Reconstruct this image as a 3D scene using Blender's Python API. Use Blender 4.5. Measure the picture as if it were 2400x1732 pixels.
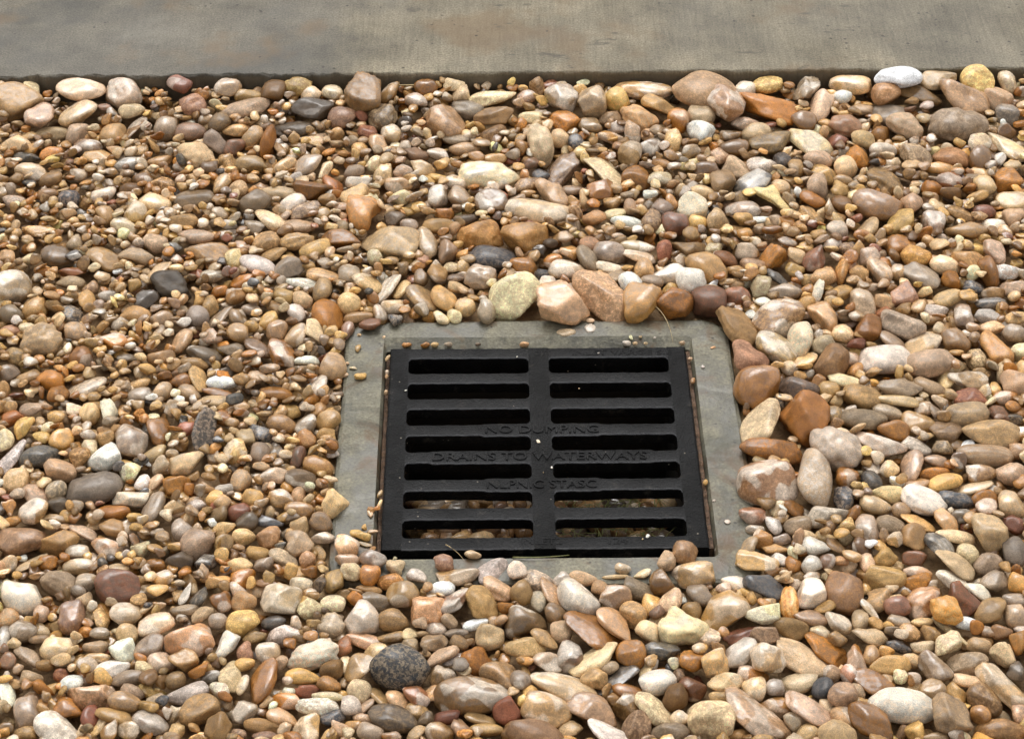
import bpy, bmesh, math, random
import numpy as np
from mathutils import Vector, Quaternion, Matrix

for o in list(bpy.data.objects):
    bpy.data.objects.remove(o)
scene = bpy.context.scene
COL = scene.collection
rng = np.random.default_rng(7)
random.seed(7)
R = math.radians

# ------------------------------------------------------------------ camera, sky, sun, exposure
cam_d = bpy.data.cameras.new("camera")
cam_d.sensor_fit = 'HORIZONTAL'
cam_d.sensor_width = 36.0
cam_d.lens = 77.25
cam_d.clip_start = 0.05
cam_d.clip_end = 500.0
cam = bpy.data.objects.new("camera", cam_d)
COL.objects.link(cam)
cam.location = (0.0, 0.0, 1.3843)
cam.rotation_euler = (R(90.0 - 38.06), 0.0, 0.0)
scene.camera = cam

SUN_EL, SUN_AZ = 52.0, -6.0          # azimuth measured from +Y towards +X: light falls from beyond the slab
world = bpy.data.worlds.new("World")
scene.world = world
world.use_nodes = True
wn, wl = world.node_tree.nodes, world.node_tree.links
wn.clear()
sky = wn.new('ShaderNodeTexSky')
sky.sky_type = 'NISHITA'
sky.sun_disc = False
sky.sun_elevation = R(SUN_EL)
sky.sun_rotation = R(SUN_AZ)
sky.air_density = 1.6
sky.dust_density = 4.0
sky.ozone_density = 0.6
hs = wn.new('ShaderNodeHueSaturation')
hs.inputs['Saturation'].default_value = 0.06     # overcast: a white sky
bg = wn.new('ShaderNodeBackground')
bg.inputs['Strength'].default_value = 0.15
wo = wn.new('ShaderNodeOutputWorld')
wl.new(sky.outputs[0], hs.inputs['Color'])
wl.new(hs.outputs[0], bg.inputs['Color'])
wl.new(bg.outputs[0], wo.inputs['Surface'])

sun_d = bpy.data.lights.new("sun", 'SUN')
sun_d.energy = 0.85
sun_d.angle = R(42.0)
sun_d.color = (1.0, 0.97, 0.92)
sun = bpy.data.objects.new("sun", sun_d)
COL.objects.link(sun)
sd = Vector((math.sin(R(SUN_AZ)) * math.cos(R(SUN_EL)), math.cos(R(SUN_AZ)) * math.cos(R(SUN_EL)), math.sin(R(SUN_EL))))
sun.rotation_euler = (-sd).to_track_quat('-Z', 'Y').to_euler()
sun.location = sd * 6

vs = scene.view_settings
vs.view_transform = 'Standard'
vs.look = 'None'
vs.gamma = 1.0
vs.use_curve_mapping = False
vs.exposure = 0.43
scene.cycles.use_adaptive_sampling = True
scene.cycles.adaptive_threshold = 0.03
scene.cycles.max_bounces = 5
scene.cycles.diffuse_bounces = 4
scene.cycles.glossy_bounces = 2

# ------------------------------------------------------------------ helpers
def lin(c):
    c = np.asarray(c, float) / 255.0
    return np.where(c <= 0.04045, c / 12.92, ((c + 0.055) / 1.055) ** 2.4)

def tag(o, label=None, cat=None, group=None, kind=None):
    if label: o["label"] = label
    if cat: o["category"] = cat
    if group: o["group"] = group
    if kind: o["kind"] = kind
    return o

def mesh_from(name, verts, faces, smooth=False):
    me = bpy.data.meshes.new(name)
    me.from_pydata([tuple(map(float, v)) for v in verts], [], faces)
    bm = bmesh.new(); bm.from_mesh(me)
    bmesh.ops.recalc_face_normals(bm, faces=bm.faces)
    bm.to_mesh(me); bm.free()
    if smooth:
        me.polygons.foreach_set("use_smooth", [True] * len(me.polygons))
    me.update()
    return me

def obj(name, me, mat, parent=None, loc=None, rot=None):
    o = bpy.data.objects.new(name, me)
    COL.objects.link(o)
    if mat and not me.materials: me.materials.append(mat)
    if parent: o.parent = parent
    if loc: o.location = loc
    if rot: o.rotation_euler = rot
    return o

def empty(name, loc=(0, 0, 0), rz=0.0):
    o = bpy.data.objects.new(name, None)
    o.empty_display_size = 0.05
    COL.objects.link(o)
    o.location = loc; o.rotation_euler = (0, 0, rz)
    return o

class NT:
    """small node-graph builder"""
    def __init__(self, name):
        self.m = bpy.data.materials.new(name); self.m.use_nodes = True
        self.t = self.m.node_tree; self.t.nodes.clear()
        self.out = self.t.nodes.new('ShaderNodeOutputMaterial')
        self.b = self.t.nodes.new('ShaderNodeBsdfPrincipled')
        self.t.links.new(self.b.outputs[0], self.out.inputs['Surface'])
    def n(self, typ, **kw):
        nd = self.t.nodes.new(typ)
        for k, v in kw.items(): setattr(nd, k, v)
        return nd
    def put(self, sock, v):
        if isinstance(v, bpy.types.NodeSocket): self.t.links.new(v, sock)
        elif isinstance(v, (tuple, list, np.ndarray)):
            v = tuple(float(x) for x in v)
            sock.default_value = v + (1.0,) if len(v) == 3 and len(sock.default_value) == 4 else v
        else: sock.default_value = v
    def noise(self, vec, scale, detail=4, rough=0.55, dist=0.0):
        nd = self.n('ShaderNodeTexNoise'); self.put(nd.inputs['Vector'], vec)
        nd.inputs['Scale'].default_value = scale; nd.inputs['Detail'].default_value = detail
        nd.inputs['Roughness'].default_value = rough; nd.inputs['Distortion'].default_value = dist
        return nd.outputs['Fac']
    def voro(self, vec, scale, feature='F1'):
        nd = self.n('ShaderNodeTexVoronoi', feature=feature); self.put(nd.inputs['Vector'], vec)
        nd.inputs['Scale'].default_value = scale
        return nd.outputs['Distance']
    def map(self, v, a, b, c=0.0, d=1.0, smooth=True):
        nd = self.n('ShaderNodeMapRange', interpolation_type='SMOOTHSTEP' if smooth else 'LINEAR')
        self.put(nd.inputs['Value'], v)
        for k, x in zip(('From Min', 'From Max', 'To Min', 'To Max'), (a, b, c, d)): self.put(nd.inputs[k], x)
        return nd.outputs[0]
    def math(self, op, a, b=0.0, c=0.0):
        nd = self.n('ShaderNodeMath', operation=op)
        self.put(nd.inputs[0], a); self.put(nd.inputs[1], b); self.put(nd.inputs[2], c)
        return nd.outputs[0]
    def mix(self, f, a, b, blend='MIX'):
        nd = self.n('ShaderNodeMix', data_type='RGBA', blend_type=blend)
        self.put(nd.inputs[0], f); self.put(nd.inputs[6], a); self.put(nd.inputs[7], b)
        return nd.outputs[2]
    def gain(self, col, f):
        nd = self.n('ShaderNodeVectorMath', operation='SCALE')
        self.put(nd.inputs[0], col); self.put(nd.inputs['Scale'], f)
        return nd.outputs[0]
    def bump(self, h, strength, dist):
        nd = self.n('ShaderNodeBump'); self.put(nd.inputs['Height'], h)
        self.put(nd.inputs['Strength'], strength); nd.inputs['Distance'].default_value = dist
        self.t.links.new(nd.outputs[0], self.b.inputs['Normal'])
        return nd
    def objco(self):
        return self.n('ShaderNodeTexCoord').outputs['Object']
    def vscale(self, v, s):
        nd = self.n('ShaderNodeMapping'); self.put(nd.inputs['Vector'], v); nd.inputs['Scale'].default_value = s
        return nd.outputs[0]
    def set(self, **kw):
        for k, v in kw.items(): self.put(self.b.inputs[k.replace('_', ' ')], v)

# ------------------------------------------------------------------ materials
def mat_pebble():
    k = NT("pebble_stone")
    at = lambda nm: k.n('ShaderNodeAttribute', attribute_name=nm)
    c1, a2, par, loc = at("col").outputs['Color'], at("col2"), at("par"), at("loc").outputs['Vector']
    c2, rind_sheen_w = a2.outputs['Color'], a2.outputs['Alpha']
    sp = k.n('ShaderNodeSeparateColor'); k.put(sp.inputs[0], par.outputs['Color'])
    speck, mott, band, wet = sp.outputs[0], sp.outputs[1], sp.outputs[2], par.outputs['Alpha']
    # loc is in units of 10 mm with a random offset for each pebble
    big = k.noise(loc, 0.75, 2, 0.5, 0.6)
    mid = k.noise(loc, 2.8, 5, 0.65, 0.5)
    fine = k.noise(loc, 11.0, 4, 0.68)
    base = k.mix(k.math('MULTIPLY', k.map(mid, 0.44, 0.58), mott), c1, c2)
    # pale patches over part of a stone: mineral crust, and painted wet sheen
    base = k.mix(k.math('MULTIPLY', k.map(k.math('ADD', k.noise(loc, 0.42, 1, 0.4, 0.3), k.math('MULTIPLY', k.math('SUBTRACT', mid, .5), .07)), 0.485, 0.545), rind_sheen_w), base, k.mix(0.60, base, lin((236, 224, 206))))
    wv = k.n('ShaderNodeTexWave', wave_type='BANDS', bands_direction='Y'); k.put(wv.inputs['Vector'], loc)
    wv.inputs['Scale'].default_value = 0.6; wv.inputs['Distortion'].default_value = 4.0
    wv.inputs['Detail'].default_value = 2; wv.inputs['Detail Scale'].default_value = 1.3
    base = k.mix(k.math('MULTIPLY', k.map(wv.outputs['Fac'], 0.35, 0.75), band), base, c2)
    # tonal drift over the stone, blotches, grain
    base = k.gain(base, k.map(big, 0.30, 0.70, 0.70, 1.26, False))
    base = k.gain(base, k.map(mid, 0.28, 0.72, 0.64, 1.32, False))
    base = k.gain(base, k.map(fine, 0.27, 0.73, 0.54, 1.42, False))
    # dark pits / mineral dots
    d = k.voro(loc, 7.5)
    dots = k.math('MULTIPLY', k.map(d, 0.12, 0.28, 1.0, 0.0), k.math('MULTIPLY', k.map(mid, 0.40, 0.58), speck))
    base = k.mix(k.math('MULTIPLY', dots, 0.8), base, k.gain(base, 0.25))
    # thin dark veins
    v = k.math('ABSOLUTE', k.math('SUBTRACT', mid, 0.5))
    base = k.mix(k.math('MULTIPLY', k.map(v, 0.0, 0.018, 0.55, 0.0), k.math('ADD', mott, 0.10)), base, k.mix(0.5, k.gain(base, 0.4), (0.16, 0.08, 0.03)))
    # drier where the stone is porous
    gl = k.math('MULTIPLY', wet, k.map(mid, 0.42, 0.60, 1.0, 0.5))
    k.set(Base_Color=base, Roughness=k.map(gl, 0, 1, 0.75, 0.42), Coat_Weight=gl, Coat_Roughness=k.map(fine, 0.3, 0.7, 0.05, 0.13), Coat_IOR=1.65, Specular_IOR_Level=0.28)
    h = k.math('ADD', fine, k.math('MULTIPLY', dots, -0.7))
    k.bump(h, k.map(gl, 0, 1, 0.95, 0.40), 0.0016)
    return k.m

def mat_concrete_slab():
    k = NT("slab_concrete"); co = k.objco()
    sx = k.n('ShaderNodeSeparateXYZ'); k.put(sx.inputs[0], co)
    n1 = k.noise(co, 3.0, 6, 0.6, 0.6); n2 = k.noise(co, 14.0, 5, 0.65); n3 = k.noise(co, 420.0, 3, 0.7)
    broom = k.noise(k.vscale(co, (270.0, 14.0, 14.0)), 1.0, 3, 0.65)
    warm, cool = lin((124, 116, 99)), lin((110, 104, 92))
    # trowelled bluish area towards the left, warm broomed area to the right
    edge = k.math('ADD', sx.outputs[0], k.math('MULTIPLY', k.math('SUBTRACT', n1, 0.5), 0.35))
    right = k.map(edge, -0.22, -0.14)
    base = k.mix(right, cool, warm)
    base = k.gain(base, k.map(n1, 0.32, 0.68, 0.70, 1.22, False))
    base = k.gain(base, k.map(n2, 0.3, 0.7, 0.68, 1.26, False))
    base = k.gain(base, k.map(n3, 0.25, 0.75, 0.50, 1.46, False))
    base = k.gain(base, k.map(broom, 0.3, 0.7, k.map(right, 0, 1, 0.92, 0.83), k.map(right, 0, 1, 1.06, 1.14), False))
    # a dark damp patch on the trowelled part, and pale scuffs
    dp = k.math('MULTIPLY', k.map(k.noise(co, 2.3, 4, 0.6, 0.8), 0.50, 0.62), k.map(right, 0, 1, 0.55, 0.12))
    base = k.mix(dp, base, lin((70, 70, 68)))
    sc = k.map(k.noise(k.vscale(co, (1, 2.4, 1)), 5.0, 5, 0.6, 0.8), 0.58, 0.70)
    base = k.mix(k.math('MULTIPLY', sc, k.map(right, 0, 1, 0.12, 0.05)), base, lin((150, 146, 136)))
    # brown rusty stain blotches, and small dark damp specks on the right
    st = k.math('MULTIPLY', k.map(k.noise(co, 6.5, 4, 0.6), 0.53, 0.66), 0.55)
    base = k.mix(st, base, lin((112, 92, 68)))
    sp = k.map(k.noise(k.vscale(co, (22, 60, 22)), 1.0, 4, 0.7), 0.60, 0.70)
    base = k.mix(k.math('MULTIPLY', sp, k.math('MULTIPLY', right, 0.7)), base, lin((80, 75, 66)))
    pit = k.map(k.voro(co, 75.0), 0.10, 0.20, 1.0, 0.0)
    pit = k.math('MULTIPLY', pit, k.map(k.noise(co, 20, 2), 0.54, 0.62))
    base = k.mix(k.math('MULTIPLY', pit, 0.75), base, lin((52, 48, 44)))
    # the side below the arris is darker and browner
    side = k.map(k.math('ADD', sx.outputs[2], k.math('MULTIPLY', k.math('SUBTRACT', n2, 0.5), 0.006)), 0.0195, 0.0245, 1.0, 0.0)
    base = k.mix(k.math('MULTIPLY', side, 0.8), base, k.gain(lin((104, 94, 78)), k.map(n2, 0.3, 0.7, 0.6, 1.25, False)))
    # pale laitance crust along the arris at the left end
    arris = k.math('MULTIPLY', k.map(sx.outputs[2], 0.014, 0.0235), k.map(sx.outputs[2], 0.0242, 0.0238))
    k.set(Base_Color=base, Roughness=k.map(n1, 0.35, 0.65, 0.62, 0.85), Specular_IOR_Level=0.25)
    h = k.math('ADD', k.math('MULTIPLY', broom, k.map(right, 0, 1, 0.35, 1.0)), k.math('MULTIPLY', n3, 0.7))
    k.bump(h, 0.45, 0.0016)
    return k.m

def mat_collar():
    k = NT("collar_concrete"); co = k.objco()
    n1 = k.noise(co, 11.0, 6, 0.65, 0.5); n2 = k.noise(co, 42.0, 6, 0.68, 0.5); n3 = k.noise(co, 330.0, 3, 0.65)
    base = k.mix(k.map(n1, 0.40, 0.60), lin((84, 81, 68)), lin((122, 117, 99)))
    base = k.gain(base, k.map(n2, 0.32, 0.68, 0.66, 1.28, False))
    base = k.gain(base, k.map(n3, 0.25, 0.75, 0.52, 1.44, False))
    st = k.map(k.noise(co, 15.0, 5, 0.65, 0.8), 0.53, 0.66)
    base = k.mix(k.math('MULTIPLY', st, 0.75), base, lin((90, 66, 40)))
    pl = k.map(k.noise(k.vscale(co, (1, 1.6, 1)), 17.5, 5, 0.65, 0.5), 0.57, 0.68)
    base = k.mix(k.math('MULTIPLY', pl, 0.28), base, lin((160, 158, 148)))
    alg = k.map(k.noise(co, 9.0, 6, 0.68, 0.6), 0.53, 0.66)
    base = k.mix(k.math('MULTIPLY', alg, 0.6), base, lin((62, 62, 52)))
    dk = k.math('MULTIPLY', k.map(k.voro(co, 90.0), 0.09, 0.19, 1.0, 0.0), k.map(k.noise(co, 30, 2), 0.50, 0.60))
    base = k.mix(k.math('MULTIPLY', dk, 0.8), base, lin((40, 36, 32)))
    wt = k.math('MULTIPLY', k.map(k.voro(co, 70.0), 0.06, 0.16, 1.0, 0.0), k.map(k.noise(co, 24, 2), 0.58, 0.64))
    base = k.mix(k.math('MULTIPLY', wt, 0.7), base, lin((200, 195, 182)))
    k.set(Base_Color=base, Roughness=k.map(n1, 0.38, 0.62, 0.34, 0.70), Specular_IOR_Level=0.35)
    k.bump(k.math('ADD', n2, k.math('MULTIPLY', n3, 0.4)), 0.6, 0.0022)
    return k.m

def mat_iron():
    k = NT("black_cast_iron"); co = k.objco()
    n1 = k.noise(co, 16.0, 5, 0.6, 0.4); n2 = k.noise(co, 110.0, 4, 0.65); n3 = k.noise(co, 420.0, 3, 0.6)
    base = k.mix(k.map(n1, 0.3, 0.7), (0.0028, 0.0029, 0.0033), (0.0062, 0.0060, 0.0060))
    base = k.gain(base, k.map(n2, 0.3, 0.7, 0.75, 1.35, False))
    dust = k.math('MULTIPLY', k.map(k.noise(co, 55.0, 5, 0.75), 0.56, 0.76), 0.15)
    base = k.mix(dust, base, lin((120, 112, 100)))
    dry = k.math('MULTIPLY', k.map(k.noise(k.vscale(co, (1, 2.2, 1)), 21.0, 3, 0.6), 0.70, 0.74), 0.16)
    base = k.mix(dry, base, lin((150, 150, 150)))
    d = k.math('MULTIPLY', k.map(k.voro(co, 130.0), 0.07, 0.13, 1.0, 0.0), k.map(k.noise(co, 45, 2), 0.61, 0.65))
    base = k.mix(k.math('MULTIPLY', d, 0.75), base, lin((170, 160, 145)))
    glint_w = k.n('ShaderNodeAttribute', attribute_name="painted_glint").outputs['Fac']
    base = k.mix(k.math('MULTIPLY', glint_w, 0.55), base, lin((112, 112, 114)))  # highlight mixed into the base colour on bar edges and letter tops
    k.set(Base_Color=base, Roughness=k.map(n1, 0.35, 0.65, 0.34, 0.60), Specular_IOR_Level=0.075)
    k.bump(k.math('ADD', n2, k.math('MULTIPLY', n3, 0.8)), 0.85, 0.0019)
    return k.m

def mat_simple(name, c_a, c_b, scale, rough=0.8, bump=0.5, dist=0.002, coat=0.0):
    k = NT(name); co = k.objco()
    n = k.noise(co, scale, 5, 0.65, 0.3); n2 = k.noise(co, scale * 7, 3, 0.6)
    base = k.mix(k.map(n, 0.3, 0.7), lin(c_a), lin(c_b))
    base = k.gain(base, k.map(n2, 0.25, 0.75, 0.75, 1.25, False))
    k.set(Base_Color=base, Roughness=rough, Coat_Weight=coat)
    k.bump(k.math('ADD', n, k.math('MULTIPLY', n2, 0.5)), bump, dist)
    return k.m

M_PEB = mat_pebble()
M_SLAB = mat_concrete_slab()
M_COLLAR = mat_collar()
M_IRON = mat_iron()
M_SOIL = mat_simple("damp_gravel_soil", (124, 98, 68), (172, 140, 100), 120.0, 0.85, 0.8, 0.004)
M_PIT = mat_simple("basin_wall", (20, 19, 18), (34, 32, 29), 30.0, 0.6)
M_SILT = mat_simple("brown_silt", (58, 42, 30), (112, 84, 60), 220.0, 0.8, 0.8, 0.002)
M_STRAW = mat_simple("dry_straw", (150, 126, 86), (198, 176, 130), 90.0, 0.6, 0.2, 0.0005)
M_GRASS = mat_simple("wet_grass", (86, 92, 44), (128, 122, 70), 90.0, 0.5, 0.2, 0.0005)

# ------------------------------------------------------------------ the setting: ground and slab
GX, GY, GPSI = 0.0288, 1.6517, 0.01198           # centre and turn of the drain
CP, SP_ = math.cos(GPSI), math.sin(GPSI)
def d2w(x, y, z=0.0):                             # drain-local -> world
    return (GX + CP * x - SP_ * y, GY + SP_ * x + CP * y, z)

Z_SOIL = -0.011
# ground: one sheet with a square hole for the drain
hole = [d2w(-.17, -.17), d2w(.17, -.17), d2w(.17, .18), d2w(-.17, .18)]
far = [(-30, -30), (30, -30), (30, 30), (-30, 30)]
gv = [(x, y, Z_SOIL) for x, y, _ in hole] + [(x, y, Z_SOIL) for x, y in far]
gf = [(0, 1, 5, 4), (1, 2, 6, 5), (2, 3, 7, 6), (3, 0, 4, 7)]
tag(obj("ground", mesh_from("ground", gv, gf), M_SOIL), kind="structure")

SL_A, SL_B = (-0.6184, 2.3081), (0.6226, 2.3291)                               # the slab's arris, left and right
SL_K = (SL_B[1] - SL_A[1]) / (SL_B[0] - SL_A[0])
def slab_y(x): return SL_A[1] + SL_K * (x - SL_A[0])
Z_SLAB = 0.026
def wav(x, s, ph):
    return sum(math.sin(x * f * s + ph * (i + 1) * 1.7) / (i + 1) for i, f in enumerate((1.0, 2.3, 5.1, 11.7)))
def build_slab():
    xs = list(np.linspace(-8, -1.0, 8)) + list(np.linspace(-0.95, 0.95, 420)) + list(np.linspace(1.0, 8, 8))
    V, F = [], []
    prof = [(6.0, 0.0), (0.030, 0.0), (0.0028, 0.0), (0.0014, -0.0004), (0.0004, -0.0012), (0.0, -0.0026), (0.0002, -0.014), (0.001, -0.03), (0.0, -0.16)]
    n = len(prof)
    for x in xs:
        rough = 2.6 if x < -0.17 else 1.3
        jag = 0.0006 * rough * (wav(x, 34, 0.4) + 0.8 * wav(x, 190, 2.1))
        jz = 0.0004 * rough * wav(x, 120, 5.0)
        for i, (dy, dz) in enumerate(prof):
            e = 1.0 if 2 <= i <= 6 else 0.0
            V.append((x, slab_y(x) + dy + jag * e, Z_SLAB + dz + jz * (1.0 if 3 <= i <= 5 else 0.0)))
    for a in range(len(xs) - 1):
        for i in range(n - 1):
            F.append((a * n + i, (a + 1) * n + i, (a + 1) * n + i + 1, a * n + i + 1))
    return mesh_from("pavement", V, F)
tag(obj("pavement", build_slab(), M_SLAB), kind="structure")

# ------------------------------------------------------------------ the drain: concrete collar with basin
def rrect(x0, x1, y0, y1, r, n_side=24, n_c=8):
    pts = []
    cs = [(x1 - r, y0 + r, -90), (x1 - r, y1 - r, 0), (x0 + r, y1 - r, 90), (x0 + r, y0 + r, 180)]
    for i, (cx, cy, a0) in enumerate(cs):
        for j in range(n_c + 1):
            a = R(a0 + 90.0 * j / n_c)
            pts.append((cx + r * math.cos(a), cy + r * math.sin(a)))
        nx, ny, na = cs[(i + 1) % 4]
        p0 = pts[-1]; p1 = (nx + r * math.cos(R(na)), ny + r * math.sin(R(na)))
        for j in range(1, n_side):
            t = j / n_side
            pts.append((p0[0] + (p1[0] - p0[0]) * t, p0[1] + (p1[1] - p0[1]) * t))
    return pts
def loops_mesh(name, loops, close=False, smooth=False):
    V, F = [], []; n = len(loops[0])
    for L in loops: V += L
    for k in range(len(loops) - 1):
        for i in range(n):
            j = (i + 1) % n
            F.append((k * n + i, k * n + j, (k + 1) * n + j, (k + 1) * n + i))
    if close: F.append(tuple(range((len(loops) - 1) * n, len(loops) * n)))
    return mesh_from(name, V, F, smooth)

drain = tag(empty("catch_basin", (GX, GY, 0), GPSI), "square grey concrete catch basin rim with rounded corners framing the black grate", "catch basin")
def zl(pts, z, jit=0.0, jz=0.0, ph=0.0):
    out = []
    for i, (x, y) in enumerate(pts):
        s = math.sin(i * 0.37 + ph) + 0.6 * math.sin(i * 1.13 + ph * 2) + 0.5 * math.sin(i * 2.9 + ph)
        q = 1 + jit * s
        out.append((x * q, y * q, z + jz * s))
    return out
O = (-.2005, .2000, -.200, .2015)
collar_loops = [
    zl(rrect(*O, .034), -0.075, 0.002),
    zl(rrect(*O, .034), -0.005, 0.0022, 0, 1.0),
    zl(rrect(O[0] + .0015, O[1] - .0015, O[2] + .0015, O[3] - .0015, .033), -0.0012, 0.002, 0.0003, 1.0),
    zl(rrect(O[0] + .005, O[1] - .005, O[2] + .005, O[3] - .005, .030), 0.0, 0.001, 0.0003, 1.0),
    zl(rrect(-.178, .178, -.179, .184, .010), 0.0002, 0.0, 0.0003, 2.0),
    zl(rrect(-.1600, .1600, -.1655, .1715, .006), 0.0, 0.0004, 0.0002, 3.0),
    zl(rrect(-.1575, .1575, -.1630, .1562, .003), -0.0065, 0.0003),
    zl(rrect(-.1570, .1570, -.1625, .1556, .003), -0.028),
    zl(rrect(-.1400, .1400, -.1420, .1420, .004), -0.029),
    zl(rrect(-.1390, .1390, -.1410, .1410, .004), -0.040),
]
obj("collar", loops_mesh("collar", collar_loops), M_COLLAR, drain)
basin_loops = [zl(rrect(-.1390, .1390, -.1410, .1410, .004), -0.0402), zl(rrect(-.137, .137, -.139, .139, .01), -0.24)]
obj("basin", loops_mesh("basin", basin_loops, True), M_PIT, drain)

# ------------------------------------------------------------------ the black grate, made of rails, spine and bars
grate = tag(empty("drain_grate", (GX, GY, 0), GPSI), "black cast iron drain grate with two columns of seven slots and raised lettering", "grate")
HALF = .1525; XR = .1333; XS = .0103; PITCH = .0412; SW = .0124; BW = PITCH / 2 - SW / 1.0
T_BAR, CH = .0135, .0010
def loft_x(name, x0, x1, prof_fn, n):
    """solid lofted along x; prof_fn(x) -> list of (y, z)"""
    V, F = [], []
    for i in range(n + 1):
        x = x0 + (x1 - x0) * i / n
        pr = prof_fn(x)
        V += [(x, y, z) for y, z in pr]
    m = len(pr)
    for i in range(n):
        for j in range(m):
            k = (j + 1) % m
            F.append((i * m + j, i * m + k, (i + 1) * m + k, (i + 1) * m + j))
    F.append(tuple(range(m))[::-1]); F.append(tuple(range(n * m, n * m + m)))
    return mesh_from(name, V, F)
FR = .0046
def flare(x, a, b):
    d = min(x - a, b - x)
    if d >= FR: return 0.0
    d = max(d, 0.0)
    return FR - math.sqrt(max(FR * FR - (FR - d) ** 2, 0.0))
def bar_mesh(yc, lo, hi, fl_lo, fl_hi, x0, x1, thick, plaque=0.0):
    def pr(x):
        f = flare(x, x0, x1) + (.0016 * max(0.0, min(1.0, (plaque - abs(x)) / .004)) if plaque else 0.0)
        a = lo - (f if fl_lo else 0); b = hi + (f if fl_hi else 0)
        ta = .0012 if fl_lo else 0; tb = .0012 if fl_hi else 0
        wob = .00022 * math.sin(x * 260 + yc * 900) + .00015 * math.sin(x * 611 + yc * 50)
        a += wob; b += wob
        return [(a + ta, -thick), (a, -CH - .0005), (a, -CH), (a + CH * .7, -CH * .25), (a + CH * 1.6, 0), (b - CH * 1.6, 0), (b - CH * .7, -CH * .25), (b, -CH), (b - tb, -thick)]
    xs_n = 60
    me = loft_x("bar", x0, x1, pr, xs_n)
    painted_glint = np.tile(np.array([0, 0, .75, 1, .15, 0, 0, 0, 0], np.float32), xs_n + 1)     # thin highlight painted along the near arris
    at = me.attributes.new("painted_glint", 'FLOAT', 'POINT'); at.data.foreach_set("value", painted_glint)
    return me
rows_c = [(3 - i) * PITCH for i in range(7)]        # slot centres
for s in (-1, 1):
    x0, x1 = (XS, XR) if s > 0 else (-XR, -XS)
    # border pieces (far and near) and six bars between the slots
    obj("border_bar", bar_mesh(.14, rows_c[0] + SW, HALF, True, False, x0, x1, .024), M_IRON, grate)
    for i in range(6):
        hi_, lo_ = rows_c[i] - SW, rows_c[i + 1] + SW
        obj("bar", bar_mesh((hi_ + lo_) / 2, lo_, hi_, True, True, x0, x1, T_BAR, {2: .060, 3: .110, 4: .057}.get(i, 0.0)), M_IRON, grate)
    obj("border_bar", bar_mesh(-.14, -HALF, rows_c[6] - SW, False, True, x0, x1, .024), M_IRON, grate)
def rail_mesh(xa, xb, outer):
    """side rail along y: chamfered outer edge"""
    V, F = [], []
    n = 24
    for i in range(n + 1):
        y = -HALF + 2 * HALF * i / n
        w_ = .0003 * math.sin(i * 1.3)
        if outer < 0: pr = [(xa, -.024), (xa + w_, -.0022), (xa + .0006 + w_, -.0008), (xa + .0022, 0), (xb, 0), (xb, -.020)]
        elif outer > 0: pr = [(xa, -.020), (xa, 0), (xb - .0022, 0), (xb - .0006 + w_, -.0008), (xb + w_, -.0022), (xb, -.024)]
        else: pr = [(xa, -.018), (xa, 0), (xb, 0), (xb, -.018)]
        V += [(x, y, z) for x, z in pr]
    m = len(pr)
    for i in range(n):
        for j in range(m):
            k = (j + 1) % m
            F.append((i * m + j, (i + 1) * m + j, (i + 1) * m + k, i * m + k))
    F.append(tuple(range(m))); F.append(tuple(range(n * m, n * m + m))[::-1])
    return mesh_from("rail", V, F)
obj("side_rail", rail_mesh(-HALF, -XR, -1), M_IRON, grate)
obj("side_rail", rail_mesh(XR, HALF, 1), M_IRON, grate)
obj("spine", rail_mesh(-XS, XS, 0), M_IRON, grate)

def lettering(txt, xc, yc, w, h, z=0.0, raise_=.0010):
    cu = bpy.data.curves.new("lettering", 'FONT')
    cu.body = txt; cu.extrude = 0.0; cu.align_x = 'CENTER'; cu.align_y = 'CENTER'
    cu.size = 1.0; cu.offset = 0.0; cu.resolution_u = 3
    cu.extrude = 0.05; cu.bevel_depth = 0.012; cu.bevel_resolution = 0
    to = bpy.data.objects.new("tmp", cu); COL.objects.link(to)
    bpy.context.view_layer.update()
    me = bpy.data.meshes.new_from_object(to.evaluated_get(bpy.context.evaluated_depsgraph_get()))
    bpy.data.objects.remove(to)
    co = np.empty(len(me.vertices) * 3); me.vertices.foreach_get("co", co); co = co.reshape(-1, 3)
    mn, mx = co.min(0), co.max(0); c = (mn + mx) / 2; e = mx - mn
    co = (co - c) / e
    co = co * np.array([w, h, raise_ * 2]) + np.array([xc, yc, z])
    me.vertices.foreach_set("co", co.ravel()); me.update(); me.name = "lettering"
    me.materials.clear()
    at = me.attributes.new("painted_glint", 'FLOAT', 'POINT'); at.data.foreach_set("value", np.clip((co[:, 2] - z) / raise_, 0, 1).astype(np.float32) * .05)  # faint glint painted onto the letter tops
    return obj("lettering", me, M_IRON, grate)
lettering("NO DUMPING", .001, .0205, .112, .0115)
lettering("DRAINS TO WATERWAYS", -.002, -.0205, .209, .0115)
lettering("NLPNIC STASC", -.001, -.0618, .105, .0115)
lettering("INLET VARGE SIE", .0865, .1435, .103, .0080, raise_=.0004)
lettering("OVT", .004, .1435, .018, .0080, raise_=.0004)
lettering("INLET2", -.003, -.1425, .038, .0085, raise_=.0004)
lettering("124", .068, -.1425, .018, .0085, raise_=.0004)

# ------------------------------------------------------------------ pebble shapes
def ico(n):
    bm = bmesh.new(); bmesh.ops.create_icosphere(bm, subdivisions=n, radius=1.0)
    v = np.array([q.co[:] for q in bm.verts]); v /= np.linalg.norm(v, axis=1)[:, None]
    f = np.array([[q.index for q in t.verts] for t in bm.faces], np.int32)
    bm.free(); return v, f
ICO = {n: ico(n) for n in (2, 3, 4)}

def wavef(d, freq, k, g):
    out = np.zeros(len(d))
    for _ in range(k):
        w = g.normal(size=3); w *= freq / np.linalg.norm(w)
        out += np.cos(d @ w + g.uniform(0, 6.283))
    return out / math.sqrt(k)

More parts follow.
